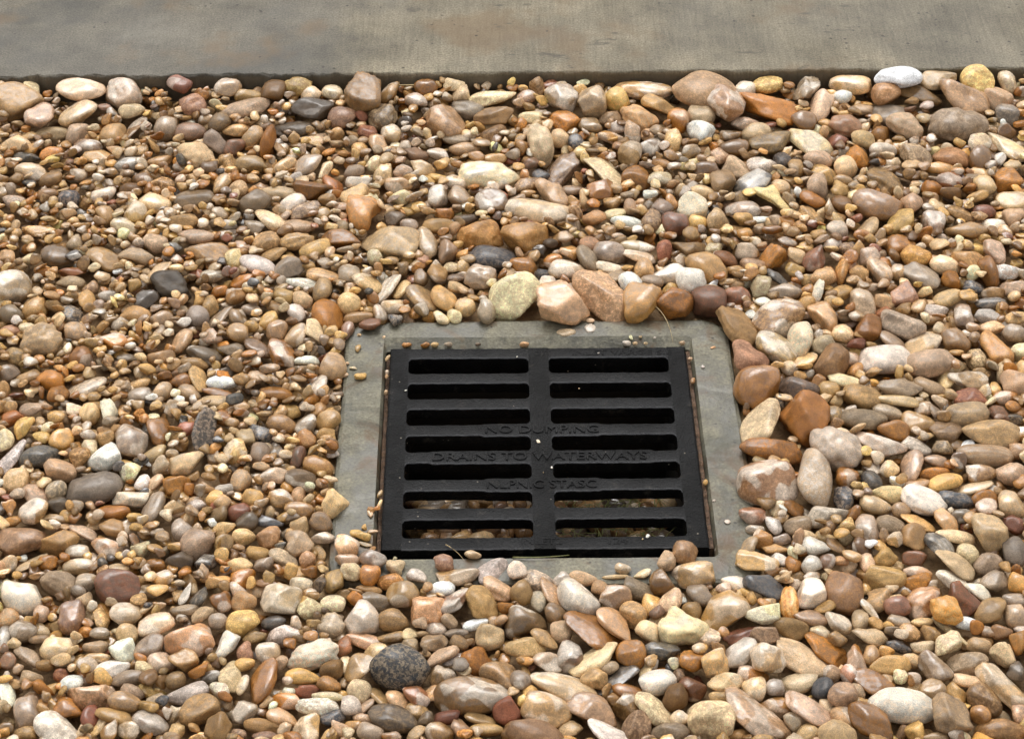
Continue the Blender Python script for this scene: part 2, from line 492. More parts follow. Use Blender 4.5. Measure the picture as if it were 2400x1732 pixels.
def cuts(d, r, g, n, lo, hi, kk):
    acc = np.exp(-kk * r)
    for _ in range(n):
        w = g.normal(size=3); w /= np.linalg.norm(w)
        acc += np.exp(-kk * np.minimum(g.uniform(lo, hi) / np.maximum(d @ w, 1e-3), 4.0))
    return -np.log(acc) / kk
def shape(d, kind, g):
    p = g.uniform(2.05, 2.5) if kind != 'a' else g.uniform(2.2, 3.0)
    r = (np.abs(d) ** p).sum(1) ** (-1.0 / p)
    if kind in 'oe':
        r = r * (1 + 0.065 * wavef(d, 2.6, 4, g) + 0.025 * wavef(d, 5.0, 4, g))
        r = cuts(d, r, g, int(g.integers(2, 6)), .62, .90, g.uniform(14, 24))
    if kind in 'at':
        r = r * (1 + 0.06 * wavef(d, 2.4, 4, g))
        r = cuts(d, r, g, int(g.integers(7, 12)), .50, .88, g.uniform(30, 70))
        r = r * (1 + 0.03 * wavef(d, 4.5, 4, g))
    if kind == 't':
        a = np.arctan2(d[:, 1], d[:, 0])
        r = r * (1 + 0.17 * np.cos(3 * a + g.uniform(0, 6.28)) * (1 - d[:, 2] ** 2))
    if kind == 'r':
        r = r * (1 + 0.10 * wavef(d, 3.2, 5, g) + 0.06 * wavef(d, 6.5, 5, g) + 0.035 * wavef(d, 13, 6, g))
    for _ in range(int(g.integers(0, 4))):                 # dents and chipped places
        w = g.normal(size=3); w /= np.linalg.norm(w)
        r = r * (1 - g.uniform(.05, .16) * np.exp(-((1 - d @ w) / g.uniform(.04, .14)) ** 2))
    r = r * (1 + 0.020 * wavef(d, 6.0, 5, g) + 0.012 * wavef(d, 13.0, 5, g))
    q = d * r[:, None]
    if kind == 'e':
        t = 1 + g.choice([-1, 1]) * 0.30 * q[:, :1]
        q = q * np.concatenate([np.ones_like(t), t, t], 1)
    mn, mx = q.min(0), q.max(0)
    return (q - (mn + mx) / 2) / ((mx - mn) / 2)

import time; T0 = time.time()
PAL = dict(W=(250, 242, 230), C=(230, 205, 164), T=(186, 150, 98), B=(134, 98, 52), D=(80, 64, 44), O=(184, 122, 46), R=(148, 92, 66),
           P=(212, 177, 142), G=(172, 156, 136), K=(74, 70, 64), S=(58, 62, 68), V=(140, 117, 82), Y=(220, 180, 108), M=(138, 111, 86))
PAL = {k: lin(v) for k, v in PAL.items()}
GAIN = np.array([0.99, 0.915, 0.86])
DARKV = dict(zip("WCTBDOPRGKSVYM", "CTBDKBBDVGGTTR"))
def colours(code, g):
    a = PAL[code[0]]
    if len(code) > 1:
        b = PAL[code[1]]; c1 = a * 0.62 + b * 0.38; c2 = a * 0.25 + b * 0.75
    else:
        c1 = a; c2 = PAL[DARKV[code[0]]] * 0.6 + a * 0.4
        if g.random() < .4: c2 = np.clip(a * 1.45, 0, .85) * .7 + PAL['C'] * .3
    j = 1 + g.normal(size=3) * np.array([.015, .01, .03]); v = math.exp(g.normal() * 0.21)
    return np.clip(c1 * j * v * GAIN, .004, .88), np.clip(c2 * j * v * GAIN, .004, .88)
def params(tex, g):
    s, m, b, w = g.uniform(0, .22), g.uniform(.2, .65), g.uniform(0, .2), g.uniform(.2, .7)
    if tex == 's': s = g.uniform(.6, 1.0); w = g.uniform(.1, .45)
    if tex == 'm': m = g.uniform(.7, 1.0); s = g.uniform(.1, .5); w = g.uniform(.25, .7)
    if tex == 'b': b = g.uniform(.5, .9); w = g.uniform(.3, .8)
    if tex == 'w': w = g.uniform(.9, 1.0)
    rind_sheen = g.uniform(.55, 1.0) if g.random() < (.6 if tex == 'w' else .12) else 0.0  # mostly on wet stones, where the pale patch paints their sheen
    return s, m, b, w, rind_sheen

def bulk_mesh(name, items):
    """items: (verts Nx3 world, faces, unit verts, axes mm, col, col2, par)"""
    nv = sum(len(i[0]) for i in items); nf = sum(len(i[1]) for i in items)
    V = np.empty((nv, 3), np.float32); Fc = np.empty((nf, 3), np.int32)
    A1 = np.empty((nv, 4), np.float32); A2 = np.empty((nv, 4), np.float32); A3 = np.empty((nv, 4), np.float32); A4 = np.empty((nv, 3), np.float32)
    a = b = 0
    for v, f, lo, c1, c2, pr in items:
        n, m = len(v), len(f)
        V[a:a + n] = v; Fc[b:b + m] = f + a; A4[a:a + n] = lo
        A1[a:a + n, :3] = c1; A1[a:a + n, 3] = 1; A2[a:a + n, :3] = c2; A2[a:a + n, 3] = pr[4]; A3[a:a + n] = pr[:4]
        a += n; b += m
    me = bpy.data.meshes.new(name)
    me.vertices.add(nv); me.vertices.foreach_set("co", V.ravel())
    me.loops.add(nf * 3); me.loops.foreach_set("vertex_index", Fc.ravel())
    me.polygons.add(nf); me.polygons.foreach_set("loop_start", np.arange(0, nf * 3, 3, dtype=np.int32))
    me.polygons.foreach_set("loop_total", np.full(nf, 3, np.int32))
    me.update(calc_edges=True)
    me.polygons.foreach_set("use_smooth", np.ones(nf, bool))
    for nm, typ, arr in (("col", 'FLOAT_COLOR', A1), ("col2", 'FLOAT_COLOR', A2), ("par", 'FLOAT_COLOR', A3), ("loc", 'FLOAT_VECTOR', A4)):
        at = me.attributes.new(nm, typ, 'POINT')
        at.data.foreach_set("vector" if typ == 'FLOAT_VECTOR' else "color", arr.ravel())
    me.validate()
    return me

def pebble_item(level, kind, axes, rot, centre, code, tex, g):
    d, f = ICO[level]
    u = shape(d, kind, g)
    lo = u * axes                                        # metres, in the pebble's own axes
    v = lo @ rot.T + centre
    c1, c2 = colours(code, g)
    return v, f, lo * 100.0 + g.uniform(-60, 60, 3), c1, c2, params(tex, g)

def qrot(w, x, y, z):
    return np.array(Quaternion((w, x, y, z)).to_matrix())

# ------------------------------------------------------------------ pebbles recorded one by one
# x y z (mm, world), semi-axes (mm), orientation quaternion, colour, texture, shape | label
DATA = """244.2 1584.1 6.5 30.1 28.3 20.5 0.003 0.994 -0.112 -0.017 OP w o|largest rounded orange-pink stone with white face, touching the frame, just right of the frame
-34.0 1309.3 5.0 33.9 18.8 13.6 0.997 -0.025 -0.043 0.057 VB w o|largest brown and grey smooth boulder, bottom, below grate's left half
205.9 1284.2 6.6 38.1 22.6 7.3 0.166 0.896 -0.388 -0.135 BP w a|long wet reddish brown stone, bottom, right of the grate
287.9 1677.9 8.0 29.8 26.1 20.8 0.024 0.749 0.662 0.024 O m a|big rusty orange boulder, just right of the frame
333.7 1298.0 4.1 30.6 17.6 12.7 0.023 0.997 -0.059 -0.042 W m o|largest white bean-shaped stone, lower right corner
3.5 1884.5 5.1 31.0 28.5 21.4 0.000 0.707 0.707 0.000 C s a|largest cream pitted round boulder, along the frame's far edge
-96.0 1338.6 7.2 23.9 22.4 16.8 0.020 0.963 -0.265 -0.047 S m o|large black-veined round stone with a white chip, bottom, below grate's left half
95.8 1887.9 3.4 41.3 26.7 16.6 0.144 0.783 -0.591 -0.128 BP m a|large reddish brown slanting boulder, along the frame's far edge
314.1 1632.2 7.9 27.9 24.7 17.5 0.012 0.987 -0.158 -0.037 WC m r|big white knobbly fused-looking stone, just right of the frame
231.0 2287.4 18.0 37.7 35.7 17.1 0.007 0.930 -0.368 -0.015 TP m o|largest tan-pink boulder against the slab, by the slab, right of centre
190.3 1410.7 1.3 25.8 22.2 15.6 0.900 -0.076 -0.095 0.420 YB w a|large ochre brown boulder, bottom, right of the grate
-133.8 1989.8 3.2 35.1 28.8 14.6 0.005 0.994 -0.103 -0.023 GT s a|largest grey-tan flat slab, behind frame's far left corner
168.1 1281.6 8.2 21.8 20.8 16.5 0.013 0.767 -0.641 -0.015 C p a|large pale cream smooth stone, bottom, right of the grate
-282.3 1379.3 5.6 23.2 21.3 15.9 0.010 0.987 -0.156 -0.035 PO w a|largest pink stone with an orange base, bottom, left of the grate
42.7 1320.5 1.8 31.2 17.6 9.3 0.086 0.983 -0.131 -0.098 CT w o|long cream stone with white back, bottom, below grate's right half
291.2 1589.3 6.3 38.3 19.9 16.7 0.389 0.614 -0.580 -0.369 WT m o|tall white and tan oval stone, just right of the frame
246.5 1731.7 6.5 27.9 24.3 18.6 0.044 0.794 0.604 0.045 OB w a|largest wet caramel boulder touching the frame, off frame's far right corner
53.4 1863.4 12.4 30.8 24.7 16.4 0.022 0.985 -0.162 -0.048 TP w a|large tan-pink stone with white streak, along the frame's far edge
-398.8 1579.8 4.0 28.1 22.7 12.2 0.018 0.986 0.161 0.046 GK s o|largest dark grey-brown flat stone, far left, level with grate
73.7 1384.3 5.9 31.4 22.0 6.2 0.142 0.912 -0.354 -0.153 OB b a|longest amber striated stone, at frame's near edge, right part
-25.9 2121.8 3.6 36.7 23.9 15.1 0.017 0.995 -0.092 -0.035 C w r|very large white-topped cream stone, by the slab, just left of middle
526.5 2224.2 10.6 34.3 28.5 17.6 0.024 0.970 0.237 0.044 VG m r|largest grey-brown stone veined with cream, by the slab, far right
278.9 1847.2 5.8 28.9 24.1 15.9 0.031 0.971 0.228 0.057 B w a|large dark brown glossy boulder, off frame's far right corner
469.6 1656.1 6.4 29.5 19.5 13.4 0.016 0.996 -0.077 -0.036 CY p o|large smooth cream-yellow stone, far right, level with grate
253.3 1356.4 0.8 28.2 19.5 8.5 0.112 0.951 -0.256 -0.133 C s o|large cream kidney-shaped stone, bottom, right of the grate
19.6 1258.5 11.5 25.0 17.0 10.6 0.073 0.980 -0.157 -0.102 BM s o|brown rough boulder cut off by the picture bottom, bottom, below grate's right half
28.1 2047.5 5.7 40.2 21.9 10.5 0.012 0.998 -0.063 -0.027 C p o|largest long cream flat stone, by the slab, just right of middle
29.2 1289.7 6.2 22.1 17.7 12.6 0.042 0.982 -0.168 -0.080 VT w o|large smooth brown-tan egg, bottom, below grate's right half
149.2 1387.1 4.2 21.8 20.2 12.0 0.022 0.923 -0.382 -0.040 C s t|large pale dotted rounded triangle, at frame's near edge, right part
-457.5 1507.5 3.7 25.1 19.9 11.2 0.003 0.998 0.060 0.020 BP p a|big flat reddish brown stone cut off by the picture edge, far left, level with grate
68.6 1290.1 5.8 23.8 17.2 10.8 0.075 0.974 -0.186 -0.107 BP w a|large pinkish brown stone with white streak, bottom, below grate's right half
300.0 1438.6 1.4 25.5 17.6 15.0 0.000 0.707 0.707 0.000 MB m o|dark mottled brown round stone, bottom, right of the grate
-355.8 1441.3 5.1 22.4 18.6 13.7 0.003 0.998 -0.055 -0.021 MR b o|large dark purplish red round stone, lower left corner
371.5 1280.0 8.0 19.7 17.9 14.9 0.012 0.728 -0.686 -0.012 GT s a|large grey-tan rounded block, lower right corner
424.3 1322.4 2.0 26.0 18.3 8.7 0.169 0.817 -0.528 -0.158 CT w a|large cream wet bent stone, lower right corner
245.4 1675.9 4.7 33.3 21.6 8.8 0.815 -0.165 -0.148 0.535 C s a|big cream wedge leaning on the frame, just right of the frame
13.4 1994.9 6.0 26.4 24.0 16.2 0.004 0.993 -0.118 -0.018 OT m a|orange-tan stone with a grey glassy corner, along the frame's far edge
303.7 1277.4 8.1 23.7 17.7 8.9 0.118 0.931 -0.315 -0.141 BO w a|large amber brown stone at the lower left, lower right corner
59.7 1429.3 4.8 22.7 18.4 13.0 0.108 0.824 -0.546 -0.108 W w o|largest white pear-shaped stone, at frame's near edge, right part
-440.6 1431.0 4.3 21.3 18.8 13.4 0.057 0.915 -0.392 -0.078 W w o|largest white heart-shaped stone, lower left corner
304.6 2260.0 10.1 40.0 24.4 11.7 0.059 0.979 -0.183 -0.067 O p a|large amber elongated stone, by the slab, right of centre
539.7 2280.0 14.8 34.8 25.9 17.3 0.079 0.812 -0.573 -0.075 BP w a|large brown folded stone with pink ridge, by the slab, far right
381.7 1781.2 2.5 29.1 20.0 10.5 0.005 0.998 0.056 0.021 W s o|biggest white flat oval stone, far right, near frame's far edge
252.8 1635.2 4.0 32.1 15.1 9.9 0.033 0.997 -0.065 -0.040 BO m a|long caramel stone with wavy surface, just right of the frame
-76.2 2233.2 8.5 30.0 26.1 16.8 0.033 0.924 -0.377 -0.048 BP w a|large pinkish brown stone with pale pink crown, by the slab, just left of middle
-596.2 2275.5 10.5 30.2 26.9 17.0 0.024 0.929 -0.368 -0.038 PT m a|big pink-topped tan stone cut off by the picture edge, by the slab, far left
-535.0 1899.7 6.1 25.3 22.3 17.0 0.016 0.747 -0.664 -0.016 GT w o|largest grey-tan boulder with a bright white cap, far left, upper half
12.5 1400.5 3.1 20.0 17.5 13.0 0.003 0.998 -0.058 -0.020 VT w a|large olive tan wet stone, at frame's near edge, right part
-181.6 2280.8 16.2 34.2 22.3 20.5 0.721 -0.158 0.147 -0.658 VB m a|big olive brown boulder against the slab, by the slab, just left of middle
-174.3 1358.7 4.0 23.9 14.3 9.7 0.993 -0.042 -0.062 0.091 WP m r|large white-pink bent stone, bottom, left of the grate
236.6 1835.2 4.8 35.2 20.8 9.6 0.782 -0.171 0.150 -0.580 T s r|tan two-pronged stone, off frame's far right corner
410.2 2058.2 6.5 29.4 21.4 13.5 0.020 0.991 -0.129 -0.042 MB w o|large mauve-brown stone with white cap, by the slab, far right
-208.6 1423.1 4.5 19.7 17.6 12.8 0.023 0.976 -0.211 -0.054 C w a|large cream stone with two bright spots, bottom, left of the grate
359.0 1644.0 3.8 27.4 17.2 10.3 0.054 0.986 -0.139 -0.072 WT w a|white and tan long stone, far right, level with grate
250.8 1292.2 7.3 24.1 17.4 6.5 0.137 0.916 -0.346 -0.153 GP w e|large pinkish stone with white ridge, bottom, right of the grate
-35.4 2001.5 5.2 26.2 21.4 14.5 1.000 0.000 0.000 0.000 OT m a|orange-tan block-shaped boulder, behind frame's far left corner
136.0 1871.1 7.5 27.4 20.8 14.6 0.097 0.807 0.576 0.092 YO w a|wet amber-pink blocky stone, along the frame's far edge
272.3 1260.5 6.2 17.3 16.4 13.1 0.012 0.749 -0.662 -0.013 CT p o|big pale tan stone cut off by the picture bottom, bottom, right of the grate
412.6 1268.5 3.9 23.5 12.3 9.1 0.012 0.999 0.036 0.027 B s o|brown gritty boulder cut off by the picture bottom, lower right corner
-22.1 1958.7 3.3 27.2 22.0 11.1 0.009 0.991 -0.132 -0.031 S s o|large slate-blue flat stone, behind frame's far left corner
-383.2 1269.0 5.8 21.6 16.1 8.4 0.109 0.941 -0.290 -0.134 GW w o|large whitish grey slanting oval, lower left corner
327.5 1768.0 8.2 22.5 20.0 15.0 0.037 0.810 -0.584 -0.040 MB p a|big mauve-brown stone with smaller ones on it, off frame's far right corner
-485.9 1808.8 5.3 22.2 20.6 14.3 1.000 0.000 0.000 0.000 GT s r|sandy grey-tan lumpy stone, far left, upper half
-360.4 1312.4 4.4 21.3 13.8 10.1 0.017 0.997 -0.062 -0.040 BP w a|large brown stone with long white top, lower left corner
-101.0 1282.4 4.3 22.3 14.8 8.2 0.088 0.974 -0.174 -0.113 D p o|long dark brown slanting stone, bottom, below grate's left half
443.8 1514.3 5.2 20.0 17.4 14.6 0.000 0.707 0.707 0.000 CT p a|large pale tan four-sided stone, far right, level with grate
408.3 1836.6 4.9 25.0 19.1 12.5 0.025 0.987 -0.149 -0.050 G s a|grey gritty heart-shaped stone, far right, near frame's far edge
369.7 1427.9 0.7 20.5 16.7 11.0 0.948 -0.070 -0.098 0.294 OP w r|orange wavy stone, lower right corner
-215.9 1326.7 3.4 26.9 15.0 6.7 0.205 0.742 0.610 0.185 OB w o|long caramel orange upright stone, bottom, left of the grate
-8.2 1336.8 2.1 19.6 16.3 9.1 0.039 0.966 -0.245 -0.074 VT p t|olive tan broad angular stone, bottom, below grate's left half
459.2 1626.9 4.0 28.4 13.3 9.4 0.005 1.000 -0.025 -0.015 GB b o|glossy grey and brown banded long stone, far right, level with grate
-135.0 1403.6 2.8 18.7 16.6 12.5 0.062 0.859 -0.503 -0.073 WT w a|large white-faced cream stone, at frame's near edge, left part
-364.9 1902.9 4.7 24.6 19.6 13.1 0.011 0.994 -0.108 -0.032 D s a|large dark charcoal speckled stone, far left, upper half
-331.4 1971.5 1.0 25.5 20.7 13.2 0.033 0.971 -0.230 -0.058 BT b a|broad folded brown stone, left, between slab and frame
253.9 2254.7 19.6 33.0 21.7 17.9 0.240 0.747 -0.585 -0.204 OG w a|wet orange-grey glossy stone leaning on the boulder, by the slab, right of centre
-164.9 2039.9 5.5 27.8 20.2 14.8 0.051 0.751 -0.657 -0.049 TO p t|large plain tan rounded triangle, by the slab, just left of middle
242.2 1780.8 4.8 23.9 19.3 11.9 0.041 0.781 -0.621 -0.042 RP s t|brick pink and grey speckled stone touching the frame, off frame's far right corner
-302.7 1658.2 5.4 28.4 15.2 13.8 0.310 0.655 -0.622 -0.296 K m a|long dark slate stone with glints, just left of the frame
212.4 1939.7 5.0 25.3 20.5 12.8 0.072 0.903 -0.415 -0.083 T p o|smooth tan stone behind the white one, off frame's far right corner
-265.5 1290.8 4.0 18.2 15.7 9.3 0.867 -0.060 -0.074 0.489 VT s o|olive tan big flat stone, bottom, left of the grate
-372.3 1646.5 4.8 22.5 16.6 14.1 0.718 -0.022 -0.022 0.696 GP w o|smooth tall pinkish grey stone, far left, level with grate
427.6 1771.7 5.7 24.8 17.0 10.9 0.031 0.990 0.126 0.053 GP s o|smooth pinkish grey long oval, far right, near frame's far edge
72.3 1352.6 4.8 26.2 14.6 5.7 0.945 -0.139 -0.110 0.276 C s o|long cream slanting loaf, bottom, below grate's right half
208.7 1876.0 6.2 22.2 19.2 15.3 0.000 0.707 0.707 0.000 MR m o|reddish brown round stone, off frame's far right corner
272.6 1797.5 4.3 26.3 19.4 10.1 0.114 0.887 -0.432 -0.115 GY w o|white and yellow-grey slanting oval, off frame's far right corner
388.2 1560.7 3.8 22.5 17.1 9.5 0.097 0.932 -0.329 -0.114 W p e|brightest white egg, far right, level with grate
-27.2 1421.1 5.3 20.7 15.8 10.1 0.137 0.822 -0.537 -0.131 YT m r|crumpled yellow-tan stone, at frame's near edge, left part
120.3 1292.5 5.0 20.1 15.3 7.9 0.142 0.877 -0.435 -0.150 C m o|big cream two-lobed stone, bottom, below grate's right half
158.1 2302.9 11.2 38.1 18.4 8.2 0.011 0.998 -0.055 -0.022 T w r|long bone-shaped tan stone against the slab, by the slab, just right of middle
165.3 1461.0 2.8 19.3 14.7 10.7 0.011 0.996 0.075 0.035 CY w o|large ivory egg on the frame's near corner, just right of the frame
-290.9 1500.4 5.3 17.5 16.6 12.7 0.016 0.797 -0.604 -0.019 GP s o|large pink and grey granite-like round stone, just left of the frame
228.3 1441.9 3.8 19.2 16.3 8.9 0.055 0.914 -0.394 -0.077 S p a|slate-blue flat diamond-shaped stone, bottom, right of the grate
288.5 1727.6 4.4 21.4 16.6 11.6 0.004 0.998 0.057 0.021 KM m a|grey stone with whitish crust, off frame's far right corner
351.1 1716.8 2.4 20.8 17.1 11.8 0.014 0.991 -0.130 -0.040 VT p o|olive tan large smooth stone, far right, near frame's far edge
390.6 1731.9 5.7 23.2 17.3 8.9 0.016 0.991 -0.124 -0.041 VG p a|olive grey flat slab, far right, near frame's far edge
-75.4 1413.2 4.6 16.6 15.6 12.4 0.000 0.707 0.707 0.000 OP w a|glossy orange and pink block stone, at frame's near edge, left part
451.4 1687.0 4.7 22.0 15.4 10.8 0.006 0.998 0.051 0.022 GT s o|greyish tan freckled stone, far right, level with grate
-194.0 1855.7 2.4 26.0 18.0 10.7 0.081 0.777 -0.620 -0.077 O s o|large rust orange flat stone beside the frame, left, between slab and frame
34.0 2184.4 7.6 33.7 21.0 15.0 0.450 0.600 -0.525 -0.402 CG m r|knobbly white-grey mottled stone, by the slab, just right of middle
221.8 1347.2 11.7 16.1 15.1 11.5 0.033 0.877 -0.477 -0.047 CY w r|cream lumpy knuckle stone, bottom, right of the grate
59.2 2135.3 3.8 35.9 19.9 11.0 0.216 0.766 0.577 0.184 M w a|long dark purple-brown wedge with pale tip, by the slab, just right of middle
-519.3 2289.4 18.2 30.6 20.8 9.6 0.002 0.999 -0.043 -0.012 CP w o|big white-topped cream stone touching the slab, by the slab, far left
295.1 1541.5 2.7 21.8 13.2 9.2 0.020 0.997 0.067 0.039 GW p o|smooth whitish oval stone, just right of the frame
348.4 2190.8 4.1 28.7 21.1 11.0 0.087 0.909 -0.398 -0.091 C s a|big cream pitted stone, by the slab, right of centre
339.6 1457.8 1.8 19.8 12.9 9.4 0.007 0.999 -0.042 -0.024 YV b a|ochre olive grained stone, lower right corner
403.8 1304.1 2.9 17.7 13.8 10.0 0.122 0.794 -0.584 -0.116 B p o|brown smooth stone, lower right corner
276.3 1370.3 -1.1 22.5 15.2 4.8 0.126 0.942 -0.278 -0.143 BO m a|long brown craggy stone, bottom, right of the grate
367.6 1341.8 5.4 18.0 14.8 7.7 0.059 0.940 -0.324 -0.089 BG w a|grey-brown stone with flat white patch, lower right corner
92.3 1393.1 6.2 22.5 15.7 4.7 0.164 0.859 -0.457 -0.160 PO w e|smooth peach tapering stone, at frame's near edge, right part
172.7 1870.2 8.3 19.2 18.7 13.1 0.008 0.904 0.427 0.014 BO m a|amber stone with a round grey patch, along the frame's far edge
59.5 2273.0 14.2 25.0 20.1 15.8 0.019 0.733 -0.680 -0.019 GP w a|large square-shouldered pinkish grey stone, by the slab, just right of middle
89.3 1332.8 0.8 22.9 14.5 3.1 0.954 -0.125 -0.142 0.234 K w o|long dark grey slanting pebble, bottom, below grate's right half
-367.9 2168.6 3.9 26.7 20.0 12.4 0.090 0.844 -0.522 -0.087 C s r|cream lumpy stone with brown freckles, by the slab, left of centre
-31.9 1354.1 -2.0 15.1 14.5 11.1 0.023 0.878 -0.477 -0.034 BO p o|russet orange smooth stone, bottom, below grate's left half
-278.8 1314.0 1.5 19.6 12.3 7.4 0.983 -0.073 -0.094 0.139 GW s e|whitish grey speckled long stone, bottom, left of the grate
466.5 2306.2 26.5 29.6 20.6 9.3 0.006 0.997 0.075 0.020 W m o|large white oval stone highest against the slab, by the slab, far right
-468.1 2286.9 15.3 25.6 21.2 13.6 0.051 0.871 -0.486 -0.057 GP w o|domed pinkish grey stone with a white rim, by the slab, far left
461.3 1742.8 5.5 21.3 16.7 8.7 0.009 0.993 -0.109 -0.032 GT s t|flat grey-tan broad stone, far right, near frame's far edge
-411.7 1291.0 3.9 17.8 12.3 10.5 0.000 0.707 0.707 0.000 GP w o|white-topped mauve upright stone, lower left corner
-247.7 1268.5 7.5 17.5 12.3 10.4 0.000 0.707 0.707 0.000 TB m a|tan-brown wet upright stone, bottom, left of the grate
-154.5 2245.1 7.1 27.8 19.3 13.7 0.094 0.779 0.614 0.086 V m r|knobbly olive stone below the boulder, by the slab, just left of middle
197.9 1360.2 4.4 19.2 14.5 7.3 0.884 -0.137 -0.144 0.423 G w o|silver-grey glossy stone, bottom, right of the grate
-419.6 1503.0 4.5 18.9 14.9 9.2 0.947 -0.076 -0.101 0.294 T s a|sandy brown broad stone, far left, level with grate
125.6 1325.7 3.4 16.6 12.5 9.4 0.004 0.999 0.042 0.023 W p o|smooth white oval stone, bottom, below grate's right half
-458.8 1624.8 3.9 20.4 13.8 9.6 0.015 0.996 0.077 0.036 K p o|dark olive-grey smooth stone, far left, level with grate
397.7 1348.8 2.5 18.3 11.7 8.6 0.007 0.999 0.040 0.025 VG m a|dark olive grey veined stone, lower right corner
443.6 1923.0 5.4 24.3 18.8 8.7 0.069 0.889 -0.446 -0.078 G p a|grey star-shaped flat stone, far right, near frame's far edge
348.2 1681.8 3.9 24.1 13.2 7.2 0.003 1.000 -0.027 -0.014 VG s o|sandy grey-olive flat stone, far right, level with grate
464.6 2219.0 11.6 24.6 20.3 12.3 0.047 0.928 -0.365 -0.061 CP m r|pink-white craggy stone, by the slab, far right
95.5 2270.0 15.1 25.2 18.2 17.0 0.000 0.707 0.707 0.000 GT w a|large grey-tan stone with white top, by the slab, just right of middle
469.8 1554.0 5.9 17.4 15.1 11.8 0.049 0.789 -0.610 -0.050 CT w e|cream pear-shaped stone, far right, level with grate
403.9 1425.2 4.5 16.2 14.4 11.0 0.057 0.827 -0.556 -0.062 BR m a|chestnut ribbed round stone, lower right corner
-237.4 2256.2 9.5 26.2 18.0 11.3 0.006 0.998 0.064 0.021 D p a|dark brown glossy wedge-shaped stone, by the slab, left of centre
-24.0 2063.2 5.0 20.6 19.1 13.7 0.010 0.759 -0.651 -0.010 B w o|brown rounded stone with square white patch, by the slab, just left of middle
-516.3 2250.7 8.8 29.3 20.6 10.8 0.104 0.859 0.492 0.098 TC w o|greenish tan stone with white end, by the slab, far left
224.6 1476.0 4.2 20.3 12.9 7.1 0.014 0.997 -0.071 -0.037 YT w a|ochre tan faceted flat stone, just right of the frame
-98.2 1433.3 5.0 15.5 14.5 10.8 1.000 0.000 0.000 0.000 YV w o|yellow-olive round glossy stone, at frame's near edge, left part
499.7 1796.8 5.1 25.9 14.8 12.4 0.276 0.693 -0.617 -0.251 OT b a|ribbed tan-orange upright stone, far right, near frame's far edge
192.9 1977.8 3.2 21.6 18.1 11.7 0.050 0.928 -0.363 -0.068 VB p a|olive brown smooth angular stone, off frame's far right corner
399.9 1679.3 0.4 18.6 15.4 10.7 0.014 0.991 0.129 0.040 T w o|tan stone with a white corner, far right, level with grate
-173.9 1271.8 3.7 16.4 12.8 8.7 0.056 0.756 0.650 0.055 TY w t|ochre tan rounded pyramid, bottom, left of the grate
510.0 1737.1 4.2 17.8 16.7 12.5 0.000 0.707 0.707 0.000 P s o|coarse pink speckled stone, far right, near frame's far edge
424.1 2112.5 4.0 27.6 19.7 9.0 0.085 0.837 -0.534 -0.083 V s a|olive tan sandy slab, by the slab, far right
50.5 1361.3 3.1 19.6 11.7 10.0 0.000 0.707 0.707 0.000 M w e|mauve upright cone with white crown, bottom, below grate's right half
304.6 2187.8 5.9 27.6 19.0 8.4 0.021 0.989 0.138 0.041 V p a|flat olive tan leaf-shaped slab, by the slab, right of centre
191.3 1909.7 10.5 20.3 16.8 13.9 0.000 0.707 0.707 0.000 W p o|brightest white round stone, off frame's far right corner
275.3 2108.0 5.5 27.1 20.1 8.1 0.077 0.895 0.431 0.083 K w e|dark grey flat stone with white patch, by the slab, right of centre
299.0 1812.5 5.0 26.4 15.0 12.4 0.641 -0.370 -0.340 0.580 WP m o|pinkish white egg standing upright, off frame's far right corner
-238.8 1397.5 3.9 15.4 13.8 10.3 0.003 0.998 0.066 0.019 Y s o|smooth yellow round stone, bottom, left of the grate
103.5 1358.4 4.1 14.9 13.6 11.2 0.016 0.736 -0.677 -0.016 BO p o|glossy russet round stone, bottom, below grate's right half
426.1 1806.6 3.0 25.2 17.4 7.0 0.925 -0.111 -0.116 0.344 CT s e|cream-tan pitted long stone, far right, near frame's far edge
561.8 2303.2 23.0 25.8 19.8 14.1 0.000 0.707 0.707 0.000 Y m o|ochre yellow round stone leaning on the slab, by the slab, far right
104.5 1271.2 5.1 14.8 13.0 10.3 0.800 -0.064 -0.067 0.593 M s a|mauve-grey rounded block, bottom, below grate's right half
-410.9 1449.3 3.9 17.0 13.2 9.6 0.010 0.996 -0.079 -0.035 VG s o|grey-olive sandy round stone, lower left corner
268.9 1434.0 3.8 15.6 13.9 11.5 0.005 0.715 -0.699 -0.005 WC w a|white and tan kite-shaped stone, bottom, right of the grate
59.2 1934.0 4.0 20.8 16.3 11.0 0.004 0.998 -0.065 -0.020 GT w e|smooth grey-brown egg-shaped stone, along the frame's far edge
151.0 2245.5 7.1 25.7 19.8 11.6 0.077 0.884 -0.454 -0.081 CO m r|white and orange mottled stone, by the slab, just right of middle
109.6 2126.9 3.9 33.5 20.5 5.3 0.151 0.835 -0.513 -0.133 C p a|crescent-shaped cream stone, by the slab, just right of middle
-130.9 1340.3 5.2 16.7 13.5 8.4 0.897 -0.110 -0.126 0.409 T w a|tan stone with silvery top, bottom, below grate's left half
79.4 1261.6 10.4 19.6 13.5 4.0 0.132 0.937 -0.283 -0.154 GW w e|grey stone with white upper face, bottom, below grate's right half
-289.7 2066.8 4.4 19.6 18.9 13.1 0.000 0.707 0.707 0.000 VK m o|dark olive grey round stone, by the slab, left of centre
-188.0 1996.2 2.1 23.6 14.9 9.9 0.007 0.998 -0.053 -0.022 BO m a|brown wet stone, behind frame's far left corner
427.8 1413.1 4.0 18.0 13.9 8.4 0.851 -0.129 -0.129 0.492 TV m o|tan smooth oval with yellow patch, lower right corner
-560.8 2239.2 11.7 24.8 20.8 10.4 0.033 0.851 -0.523 -0.039 GP w t|triangular pinkish grey stone edged in white, by the slab, far left
